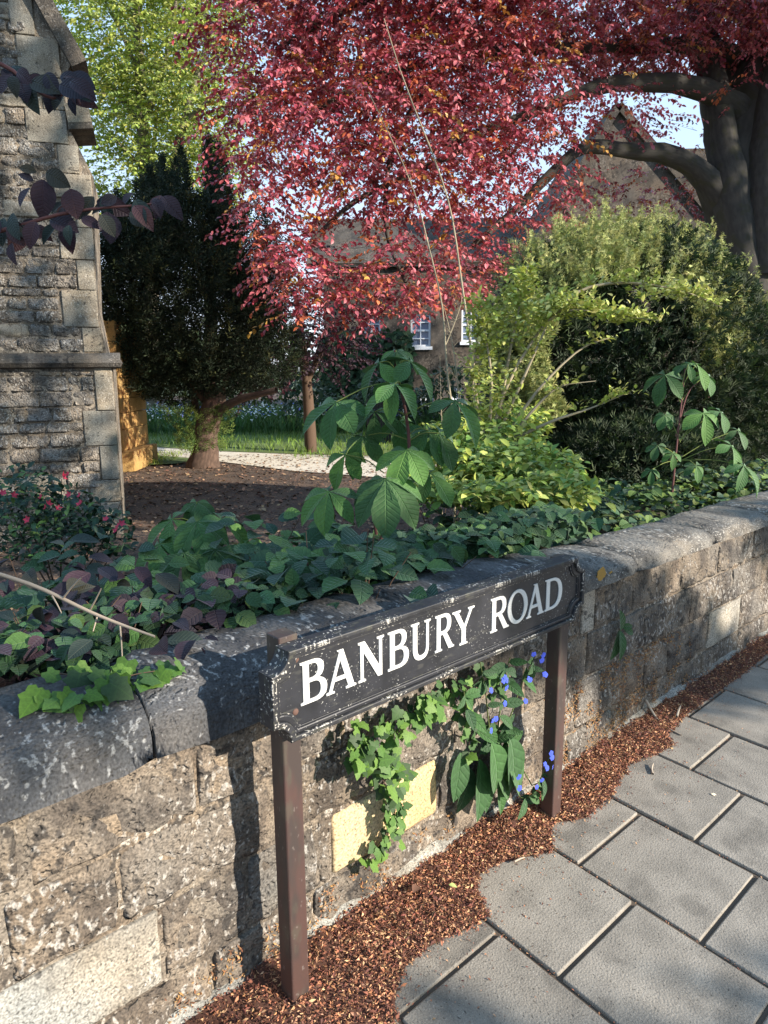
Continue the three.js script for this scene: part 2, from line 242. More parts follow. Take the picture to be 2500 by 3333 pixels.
{
  const far = new THREE.PlaneGeometry(800, 800); far.rotateX(-Math.PI / 2); far.translate(0, -0.35, -100);
  struct('terrain', far, std({ color: col(0.07, 0.10, 0.04), roughness: 1 }), 'distant flat green terrain beyond the churchyard', 'terrain');
  const us = [], ns = []; for (let u = -14; u <= 34; u += 0.6) us.push(u); for (let n = 0.32; n <= 4; n += 0.2) ns.push(-n); for (let n = 4.4; n <= 40; n += 1.2) ns.push(-n);
  const P = [], U = [], I = []; ns.forEach((n) => us.forEach((u) => { P.push(u, bedH(u, n), n); U.push(u, n); }));
  for (let j = 0; j < ns.length - 1; j++) for (let i = 0; i < us.length - 1; i++) { const a = j * us.length + i; I.push(a, a + 1, a + us.length, a + 1, a + us.length + 1, a + us.length); }
  const g = new THREE.BufferGeometry(); g.setAttribute('position', new THREE.Float32BufferAttribute(P, 3)); g.setAttribute('uv', new THREE.Float32BufferAttribute(U, 2)); g.setIndex(I); g.computeVertexNormals();
  UN(struct('churchyard_ground', g, M.earth, 'brown leaf strewn earth of the churchyard behind the wall', 'ground'));
  // gravel path and lawn beyond the dark yew
  const gtex = tex(512, (u, v) => { const g2 = 0.6 * (1 + 0.25 * fbm(u * 40, v * 40, 3)) * (1 + 0.2 * fbm(u * 5, v * 5, 3)); return [g2 * 1.08, g2, g2 * 0.84]; }); gtex.repeat.set(0.5, 0.5);
  struct('gravel_path', sheet([[-7.5, -16.2], [-5.2, -15.0], [-3.4, -13.9], [-1.6, -13.2], [1.5, -12.4], [5, -11.2], [9, -8.5], [8, -6.8], [4.6, -8.4], [2.0, -9.5], [0.2, -10.1], [-1.4, -11.0], [-3.0, -12.4], [-5.0, -13.6], [-7.8, -14.9]], 0.012), std({ map: gtex, roughness: 1 }), 'pale sunlit gravel path curving past the yew', 'path');
  const gt = tex(512, (u, v) => { const q = 0.5 + 0.5 * fbm(u * 20, v * 20, 4); return mix3([0.06, 0.11, 0.025], [0.15, 0.2, 0.04], q); }); gt.repeat.set(0.3, 0.3);
  struct('lawn', sheet([[-16, -16.5], [-7.6, -16.1], [-5.2, -14.95], [-3.4, -13.85], [-1.6, -13.15], [1.5, -12.35], [5, -11.15], [9, -12], [9, -22], [-16, -25]], 0.02), std({ map: gt, roughness: 1 }), 'rough lawn behind the gravel path', 'lawn');
  struct('grass_verge', sheet([[-8.5, -15.1], [-5.0, -13.65], [-3.2, -12.5], [-3.4, -11.9], [-4.2, -11.6], [-8, -12.2]], 0.025), std({ map: gt, roughness: 1 }), 'small patch of sunlit grass between path and church', 'lawn');
}
{ // grass blades, white and blue flower heads among them
  const b = blade(1, 0.09, 2, { fold: 0, curl: 0.35 }), items = [];
  const inPath = (x, z) => { const t = x < -5 ? -15.4 : x < -1.6 ? lerp(-15.0, -13.0, (x + 5.2) / 3.6) : -12.4; return z > t; };
  for (let i = 0; i < 26000; i++) { const x = rr(-12, 4.5), z = rr(-24, -12.3); if (inPath(x, z)) continue; const tall = z < -17 ? rr(0.25, 0.55) : rr(0.07, 0.2); items.push({ p: V(x, 0, z), d: V(rr(-0.5, 0.5), 1, rr(-0.5, 0.5)), u: V(rr(-1, 1), 0, rr(-1, 1)), s: tall, c: jit(z < -17 ? [0.07, 0.15, 0.035] : [0.15, 0.25, 0.035], 0.35) }); }
  for (let i = 0; i < 3500; i++) { const x = rr(-8, -3.6), z = rr(-13.5, -11.7); items.push({ p: V(x, 0.02, z), d: V(rr(-0.6, 0.6), 1, rr(-0.6, 0.6)), u: V(rr(-1, 1), 0, rr(-1, 1)), s: rr(0.05, 0.12), c: jit([0.22, 0.30, 0.03], 0.3) }); }
  tag(cloud('grass', b, M.grass, items), 'long green grass of the churchyard lawn', 'grass', null, 'stuff');
  const f = []; for (let i = 0; i < 1400; i++) { const x = rr(-10, 0.5), z = rr(-21.5, -17.2) ; const w = R() < 0.7; f.push({ p: V(x, rr(0.35, 0.6), z), d: rdir(), s: rr(0.05, 0.1), c: w ? [0.75, 0.78, 0.7] : [0.16, 0.2, 0.55] }); }
  tag(cloud('wild_flowers', smallLeaf, inst({ transmission: 0.2 }), f), 'white and blue wild flowers scattered in the long grass', 'flowers', null, 'stuff');
}
{ // dead leaves on the bare ground
  const it = []; for (let i = 0; i < 9000; i++) { const x = rr(-5, 3), z = rr(-13.2, -4.2), [u, n] = unOf(V(x, 0, z)); if (n > -3) continue; it.push({ p: V(x, bedH(u, n) + rr(0.008, 0.02), z), d: V(rr(-1, 1), rr(-.2, .3), rr(-1, 1)), u: V(rr(-.5, .5), 1, rr(-.5, .5)), s: rr(0.03, 0.075), c: jit(pick([[0.13, 0.07, 0.045], [0.22, 0.13, 0.08], [0.08, 0.045, 0.03], [0.3, 0.2, 0.12]]), 0.3) }); }
  tag(cloud('dead_leaves', smallLeaf, M.litter, it), 'brown dead leaves strewn over the bare earth under the yew', 'leaf litter', null, 'stuff');
}
{
  const pav = new THREE.Group(); pav.name = 'pavement'; pav.userData = { kind: 'structure', label: 'pavement of square grey concrete slabs along the wall', category: 'pavement' }; UN(pav); scene.add(pav);
  const g = new THREE.PlaneGeometry(40, 3.4); g.rotateX(-Math.PI / 2); g.translate(8, -0.009, 1.45); mesh('joint_sand', g, M.grit, pav);
  for (let k = -7; k <= 14; k++) {
    const u0 = 0.977 + 0.399 * k, w = 0.399; let n0 = -0.16, n1 = (k % 2 === 0 ? 0.183 : 0.386) - 0.405; while (n1 < -0.06) n1 += 0.405;
    if (k > 9 && 0) continue;
    for (; n0 < 2.3; n0 = n1, n1 += 0.405) {
      const h = n1 - n0, gap = 0.007; const b = block(w - gap, h - gap, 0.06, { rough: 0.0006, bev: 0.0035, nx: 1, ny: 1, wob: 0.0022 });
      b.rotateX(-Math.PI / 2); const p = b.attributes.position; for (let i = 0; i < p.count; i++) { const z = p.getZ(i) + n1 - gap / 2; p.setZ(i, z); p.setX(i, p.getX(i) + u0 + gap / 2 - 0.085 * (z - 0.2)); } 
      const s = mesh('slab', b, pick(M.slabs), pav); s.position.y = rr(-0.0015, 0.0015); s.rotation.z = rr(-0.0015, 0.0015);
    }
  }
  const kerb = new THREE.BoxGeometry(40, 0.16, 0.15); kerb.translate(8, -0.083, 2.5); UN(struct('kerb', kerb, M.slabs[0], 'granite kerb at the edge of the pavement', 'kerb'));
  const road = new THREE.PlaneGeometry(60, 9); road.rotateX(-Math.PI / 2); road.translate(8, -0.13, 7.05); UN(struct('road', road, std({ color: col(0.05, 0.05, 0.052), roughness: 0.9 }), 'asphalt road beside the pavement', 'road'));
  const fp = new THREE.PlaneGeometry(60, 14); fp.rotateX(-Math.PI / 2); fp.translate(8, -0.02, 18.5); UN(struct('far_pavement', fp, M.slabs[0], 'pavement on the far side of the road', 'pavement'));
}
// ---------------------------------------------------------------- boundary wall
const hk = (u) => 1 - 0.022 * Math.max(0, u - 1.7);
{
  const wall = thing('boundary_wall', 'old weathered limestone boundary wall with rounded coping behind the street sign', 'wall', V(AX, 0, AZ), TH);
  mesh('mortar_core', boxUv(14, 0.78, 0.31, 4.6, 0.31, -0.3065), M.mortar, wall);
  const rows = [[-0.05, 0.155], [0.155, 0.355], [0.355, 0.54], [0.54, 0.722]];
  const breaks = [
    [-2.2, -1.6, -1.1, -0.72, -0.4, -0.13, 0.18, 0.6, 0.95, 1.4, 1.75, 2.15, 2.6, 3.05, 3.6],
    [-2.2, -1.5, -0.93, -0.25, -0.02, 0.2, 0.245, 0.682, 1.06, 1.46, 2.0, 2.22, 2.64, 3.04, 3.5],
    [-2.2, -1.4, -0.92, -0.56, -0.336, 0.07, 0.46, 0.75, 1.12, 1.52, 1.98, 2.42, 2.9, 3.3, 3.7],
    [-2.2, -1.5, -0.96, -0.51, -0.14, 0.3, 0.72, 1.1, 1.47, 1.565, 1.86, 2.3, 2.7, 3.15, 3.55]];
  rows.forEach(([h0, h1], r) => {
    const br = breaks[r].slice(); while (br[br.length - 1] < 11.5) br.push(br[br.length - 1] + rr(0.3, 0.55));
    for (let i = 0; i < br.length - 1; i++) {
      const u0 = br[i], w = br[i + 1] - u0, k = hk(u0 + w / 2), pale = (r === 1 && (i === 2 || i === 12)) || (r === 3 && i === 8), gold = r === 1 && i === 6;
      const g = block(w, (h1 - h0) * k, 0.05, { rough: pale || gold ? 0.0015 : 0.005, bev: gold ? 0.008 : pale ? 0.004 : rr(0.0045, 0.009), nx: Math.max(3, Math.round(w * 22)), ny: 6, wob: 0.006, uo: gold || pale ? undefined : u0 + 4 + rr(-0.04, 0.04), vo: gold || pale ? undefined : h0 + rr(-0.04, 0.04) });
      const m = mesh('stone', g, pale ? M.wallPale : gold ? M.wallGold : R() < 0.5 ? M.wallA : M.wallB, wall); m.position.set(u0, h0 * k, -0.1455 + rr(-0.003, 0.004) + (gold || pale ? 0.003 : 0));
      if (gold) m.userData.label = 'pale golden replacement block'; else if (pale) m.userData.label = 'pale grey replacement block';
    }
  });
  { const P = [], I = [], U = []; let c = 0; for (let u = -2.2; u < 7; u += 0.06) { const a = 0.05 + 0.02 * n2(u * 2, 4), b = -0.115 + 0.012 * n2(u * 3, 9); for (const [h, n] of [[a, -0.149], [a * 0.85, -0.137], [a * 0.35, -0.125], [0, b]]) { P.push(u, h + 0.004 * n2(u * 14, h * 60), n); U.push(u, h - n); } if (c) for (let k = 0; k < 3; k++) { const q = (c - 1) * 4 + k; I.push(q, q + 1, q + 4, q + 1, q + 5, q + 4); } c++; } const g = new THREE.BufferGeometry(); g.setAttribute('position', new THREE.Float32BufferAttribute(P, 3)); g.setAttribute('uv', new THREE.Float32BufferAttribute(U, 2)); g.setIndex(I); g.computeVertexNormals(); mesh('cement_fillet', g, M.fillet, wall); }
  const top = (u) => lerp(0.878, 0.80, smooth(0.9, 1.95, u)) - 0.018 * Math.max(0, u - 1.95);
  const cb = [-2.2, -1.25, -0.24, 0.58, 1.28, 1.86, 2.6, 3.3, 4.1, 5, 5.9, 6.8, 7.7, 8.8, 9.9, 11.5];
  for (let i = 0; i < cb.length - 1; i++) {
    const a = cb[i], b = cb[i + 1], P = [], U = [], I = [], nu = Math.max(6, Math.round((b - a) * 14)), ou = R() * 9, K = 13, uv = [];
    for (let j = 0; j <= nu; j++) {
      const u = a + 0.004 + (b - a - 0.008) * j / nu, t = top(u), bo = 0.722 * hk(u), H = t - bo, pull = (j === 0 || j === nu) ? 0.012 : 0; let len = 0;
      for (let q = 0; q < K; q++) {
        const f = q / (K - 1), an = Math.PI * f; let n = -0.30 + 0.185 * Math.sign(Math.cos(an)) * Math.pow(Math.abs(Math.cos(an)), 0.62), h = bo + H * Math.pow(Math.sin(an), 0.72);
        const d = 0.007 * n2(u * 6 + ou, q * 0.6) + 0.004 * n2(u * 19, q * 1.4 + ou) - pull; n += Math.cos(an) * d; h += Math.sin(an) * d;
        if (q === 0 || q === K - 1) h = bo + 0.004;
        P.push(u, h, n); U.push(u + ou, f * 0.52 + i * 0.37);
      }
    }
    for (let j = 0; j < nu; j++) for (let q = 0; q < K - 1; q++) { const c = j * K + q; I.push(c, c + K, c + 1, c + K, c + K + 1, c + 1); }
    for (const e of [0, nu]) for (let q = 1; q < K - 1; q++) I.push(e * K, e * K + q, e * K + q + 1);
    const g = new THREE.BufferGeometry(); g.setAttribute('position', new THREE.Float32BufferAttribute(P, 3)); g.setAttribute('uv', new THREE.Float32BufferAttribute(U, 2)); g.setIndex(I); g.computeVertexNormals();
    mesh('coping_stone', g, i < 4 ? M.capA : M.capB, wall);
  }
  // splash of mortar over the joint of two coping stones, and two spots of orange lichen
  const blotch = (w, h, seed) => { const o = []; for (let i = 0; i < 26; i++) { const an = i / 26 * 2 * Math.PI, r = 1 + 0.28 * n2(seed + Math.cos(an) * 1.5, Math.sin(an) * 1.5); o.push(new THREE.Vector2(Math.cos(an) * r * w, Math.sin(an) * r * h)); } return new THREE.ExtrudeGeometry(new THREE.Shape(o), { depth: 0.001, bevelEnabled: true, bevelSize: 0.002, bevelThickness: 0.0008, bevelSegments: 1 }); };
  const lm = std({ map: tex(128, (u, v) => mix3([0.40, 0.23, 0.035], [0.24, 0.17, 0.06], smooth(-0.1, 0.4, fbm(u * 9, v * 9, 4)))) }); lm.map.repeat.set(20, 20);
  for (const [px, py, w, h] of [[1958, 1868, 0.03, 0.022], [1988, 1873, 0.013, 0.014]]) { const p = onPlane(px, py, -0.118); const m = mesh('lichen', blotch(w, h, px), lm, wall); m.position.set(p[0], p[1], -0.119); m.userData.label = 'patch of orange lichen'; }
}
function onPlane(px, py, n) { const o = V(0, CAM.h, 0), r = at(px, py, 1).sub(o), nn = V(ST, 0, CT), a = V(AX, 0, AZ); const t = (n - o.clone().sub(a).dot(nn)) / r.dot(nn); const p = o.addScaledVector(r, t); return [unOf(p)[0], p.y]; }

// ---------------------------------------------------------------- church at the left
{
  const C = V(-2.53, 0, -6.8), RY = 18 * D2R, fn = V(Math.sin(RY), 0, Math.cos(RY)), fx = V(Math.cos(RY), 0, -Math.sin(RY));
  const onF = (px, py) => { const e = V(0, CAM.h, 0), r = at(px, py, 1).sub(e), t = C.clone().sub(e).dot(fn) / r.dot(fn); const p = e.addScaledVector(r, t); return V(p.clone().sub(C).dot(fx), p.y, 0); };
  const prof = [[400, 1800], [366, 1195], [346, 1150], [315, 1000], [306, 732], [301, 570], [231, 428], [212, 347], [203, 260], [232, 205], [122, 0], [-200, -560]].map(([a, b]) => onF(a, b));
  prof[0].y = -0.3; prof[0].x += 0.02;
  const ch = thing('stone_church', 'stone church gable wall with buttress and string course at the left edge', 'church', C, RY);
  const sh = new THREE.Shape(); sh.moveTo(-5, -0.3); prof.forEach((p) => sh.lineTo(p.x, p.y)); sh.lineTo(-5, prof[prof.length - 1].y);
  const bg = new THREE.ExtrudeGeometry(sh, { depth: 0.9, bevelEnabled: false }); bg.translate(0, 0, -0.915); mesh('wall_core', bg, M.mortarChurch, ch);
  mesh('nave_wall', boxUv(4.5, 4.2, 9, -2.9, 1.9, -5.4), M.church, ch);
  const xr = (h) => { for (let i = 0; i < prof.length - 1; i++) if (h <= prof[i + 1].y) { const a = prof[i], b = prof[i + 1]; return lerp(a.x, b.x, clamp((h - a.y) / (b.y - a.y))); } return prof[prof.length - 1].x; };
  const yS = prof[1].y, yS2 = prof[2].y, yTop = 5.75; let h = -0.02, row = 0;
  const quoin = []; for (let y = -0.02, k = 0; y < yTop; k++) { let qh = rr(0.2, 0.36); if (y < yS && y + qh > yS - 0.12) qh = yS - y; if (y >= yS - 0.001 && y < yS2) { y = yS2 + 0.01; continue; } if (y > yS2 && y < prof[5].y && y + qh > prof[5].y) qh = Math.max(0.08, prof[5].y - y); const w = k % 2 ? rr(0.24, 0.34) : rr(0.14, 0.2); quoin.push([y, y + qh, w]);
    const x1 = Math.min(xr(y + 0.003), xr(y + qh - 0.003)), m = mesh('quoin', block(w, qh, 0.06, { rough: 0.003, bev: 0.004, nx: 5, ny: 5, wob: 0.002 }), M.churchDressed, ch); m.position.set(x1 - w, y, rr(-0.002, 0.006)); y += qh; }
  while (h < yTop) {
    let rh = rr(0.075, 0.15); if (h < yS && h + rh > yS - 0.05) rh = yS - h; if (h >= yS - 0.001 && h < yS2) { h = yS2 + 0.01; continue; }
    let x = Math.min(xr(h), xr(h + rh)) - (quoin.find((q) => h + rh / 2 >= q[0] && h + rh / 2 < q[1])?.[2] ?? 0.2), first = false;
    while (x > -1.95) {
      const w = rr(0.1, 0.36); x -= w; const dressed = false;
      const g = block(w, rh, 0.05, { rough: dressed ? 0.003 : 0.014, bev: dressed ? 0.004 : rr(0.005, 0.011), nx: Math.max(3, Math.round(w * 20)), ny: 3, wob: dressed ? 0.002 : 0.009, uo: dressed ? undefined : x + 6, vo: dressed ? undefined : h });
      const m = mesh('stone', g, dressed || R() < 0.1 ? M.churchDressed : M.church, ch); m.position.set(x, h, rr(-0.008, 0.004) + (dressed ? 0.005 : 0)); first = false;
    }
    h += rh; row++;
  }
  // moulded string course, gable coping, kneeler block under the eave
  const sp = (d) => new THREE.ExtrudeGeometry(new THREE.Shape([[0, 0], [0.06, 0.012], [0.085, 0.05], [0.07, 0.085], [0.02, 0.12], [-0.02, 0.14], [-0.02, 0]].map(([x, y]) => new THREE.Vector2(x, y))), { depth: d, bevelEnabled: false });
  { const e = sp(3.2); e.rotateY(-Math.PI / 2); e.translate(prof[1].x + 0.075, yS - 0.01, 0.0); mesh('string_course', e, M.churchDark, ch); const e2 = sp(0.9); e2.translate(prof[1].x - 0.015, yS - 0.009, -0.92); mesh('string_course', e2, M.churchDark, ch); }
  const a = prof[9], b = prof[11], ang = Math.atan2(b.y - a.y, b.x - a.x), L = a.distanceTo(b);
  { const m = mesh('gable_coping', boxUv(L, 0.13, 0.55, L / 2 - 0.05, -0.05, -0.2), M.churchDark, ch); m.position.set(a.x, a.y, 0); m.rotation.z = ang; }
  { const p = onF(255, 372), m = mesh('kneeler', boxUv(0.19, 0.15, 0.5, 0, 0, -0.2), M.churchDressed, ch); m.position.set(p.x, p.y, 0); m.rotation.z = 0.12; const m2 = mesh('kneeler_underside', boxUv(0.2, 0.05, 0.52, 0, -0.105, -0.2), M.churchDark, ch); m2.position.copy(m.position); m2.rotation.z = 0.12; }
  // farther buttress seen past the corner, sunlight put into its golden colour
  const Z2 = -11.1, x2 = onZ(402, 1450, Z2).x, o2 = V(x2 - 0.5, 0, Z2), b2 = thing('church_buttress', 'stone buttress with sunlight painted into its golden colour just past the corner of the church', 'buttress', o2);
  for (let y = 0, k = 0; y < 2.2; k++) { const bh = rr(0.22, 0.34), g = boxUv(1.0 - (k ? 0 : -0.14), bh - 0.012, 1.2, (k ? 0 : 0.07), bh / 2, -0.6); const m = mesh('stone', g, M.churchSunlit, b2); m.position.set(0, y, 0); y += bh; }
}
// ---------------------------------------------------------------- house behind the beech
{
  const Z = -24, P = (a, b) => onZ(a, b, Z), o = P(1700, 1300); o.y = 0;
  const hs = thing('stone_house', 'stone house with steep gable and white sash windows behind the copper beech', 'house', o);
  const hm = std({ map: scaleUv(churchTex, S * 0.35), color: col(0.4, 0.36, 0.33) }), roofM = std({ map: scaleUv(capTexB, S * 0.4), color: col(0.42, 0.38, 0.36) }), white = std({ color: col(0.7, 0.72, 0.76), roughness: 0.5 }), glass = new THREE.MeshPhysicalMaterial({ color: col(0.12, 0.16, 0.24), roughness: 0.08, metalness: 0 });
  const ev = P(1050, 860), gl = P(1740, 800), ap = P(1985, 395), gr = P(2330, 800), R2 = (p) => new THREE.Vector2(p.x - o.x, p.y);
  const w1 = new THREE.Shape([new THREE.Vector2(ev.x - o.x, -0.2), new THREE.Vector2(ev.x - o.x, ev.y), new THREE.Vector2(gl.x - o.x, ev.y), new THREE.Vector2(gl.x - o.x, -0.2)]);
  const wins = [[1337, 1022, 1402, 1128], [1503, 1000, 1566, 1112], [1180, 1030, 1240, 1130]], low = [[1360, 1275, 1412, 1325], [1470, 1258, 1505, 1300]];
  const holes = [...wins, ...low].map(([a, b, c, d]) => { const p = P(a, b), q = P(c, d); return [p.x - o.x, q.y, q.x - o.x, p.y]; });
  holes.forEach(([x0, y0, x1, y1]) => w1.holes.push(new THREE.Path([[x0, y0], [x0, y1], [x1, y1], [x1, y0]].map(([x, y]) => new THREE.Vector2(x, y)))));
  const g1 = new THREE.ExtrudeGeometry(w1, { depth: 0.4, bevelEnabled: false }); g1.translate(0, 0, -0.4); mesh('wall', g1, hm, hs);
  const w2 = new THREE.Shape([new THREE.Vector2(gl.x - o.x, -0.2), R2(gl), R2(ap), R2(gr), new THREE.Vector2(gr.x - o.x, -0.2)]);
  const g2 = new THREE.ExtrudeGeometry(w2, { depth: 6, bevelEnabled: false }); g2.translate(0, 0, -5.2); mesh('gable_wall', g2, hm, hs);
  for (const [p, q] of [[gl, ap], [ap, gr]]) { const L = p.distanceTo(q), m = mesh('roof', boxUv(L + 0.3, 0.22, 6.3, L / 2, 0.1, -2.2), roofM, hs); m.position.set(p.x - o.x, p.y, 0); m.rotation.z = Math.atan2(q.y - p.y, q.x - p.x); }
  { const L = gl.x - ev.x + 1, m = mesh('roof', boxUv(L, 0.15, 3.6, L / 2 - 0.5, 0.05, -1.6), roofM, hs); m.position.set(ev.x - o.x, ev.y, 0); m.rotation.x = 0.55; const m2 = mesh('eaves_gutter', boxUv(L, 0.12, 0.14, L / 2 - 0.5, -0.05, 0.12), std({ color: col(0.03, 0.03, 0.03) }), hs); m2.position.copy(m.position); }
  { const p = P(2330, 600), m = mesh('chimney', boxUv(1.0, 3.2, 0.9, 0, 0, -2.5), hm, hs); m.position.set(p.x - o.x + 0.3, p.y, 0); }
  holes.forEach(([x0, y0, x1, y1], k) => {
    const w = new THREE.Group(); w.name = 'window'; w.position.set(x0, y0, -0.12); hs.add(w); const ww = x1 - x0, hh = y1 - y0, t = 0.06;
    const f = [boxUv(t, hh, 0.08, t / 2, hh / 2, 0), boxUv(t, hh, 0.08, ww - t / 2, hh / 2, 0), boxUv(ww - 2 * t, t, 0.08, ww / 2, hh - t / 2, 0), boxUv(ww - 2 * t, t, 0.08, ww / 2, t / 2, 0)]; mesh('frame', mergeGeometries(f), white, w);
    mesh('sill', boxUv(ww + 0.1, 0.1, 0.24, ww / 2, -0.05, 0.08), white, w);
    const nr = k < 3 ? 4 : 2; for (let i = 1; i < nr; i++) mesh('glazing_bar', boxUv(ww - 2 * t, i === nr / 2 ? 0.06 : 0.03, 0.05, ww / 2, hh * i / nr, 0.0), white, w); mesh('glazing_bar', boxUv(0.03, hh - 2 * t, 0.046, ww / 2, hh / 2, 0.0), white, w);
    mesh('pane', boxUv(ww - 2 * t, hh - 2 * t, 0.01, ww / 2, hh / 2, -0.03), glass, w); mesh('curtain', boxUv(ww, hh, 0.02, ww / 2, hh / 2, -0.22), std({ color: col(0.16, 0.2, 0.3) }), w);
  });
  const bo = onZ(1232, 1320, -15); bo.y = 0; const bin = thing('slatted_fence', 'dark slatted timber screen in front of the house', 'fence', bo);
  for (let i = 0; i < 9; i++) mesh('slat', boxUv(0.05, 0.85 + 0.01 * (i % 3), 0.03, -0.22 + i * 0.056, 0.43, 0), std({ color: col(0.035, 0.035, 0.045) }), bin); mesh('rail', boxUv(0.55, 0.06, 0.03, 0, 0.6, -0.032), std({ color: col(0.03, 0.03, 0.04) }), bin); mesh('rail', boxUv(0.55, 0.06, 0.03, 0, 0.2, -0.032), std({ color: col(0.03, 0.03, 0.04) }), bin);
}

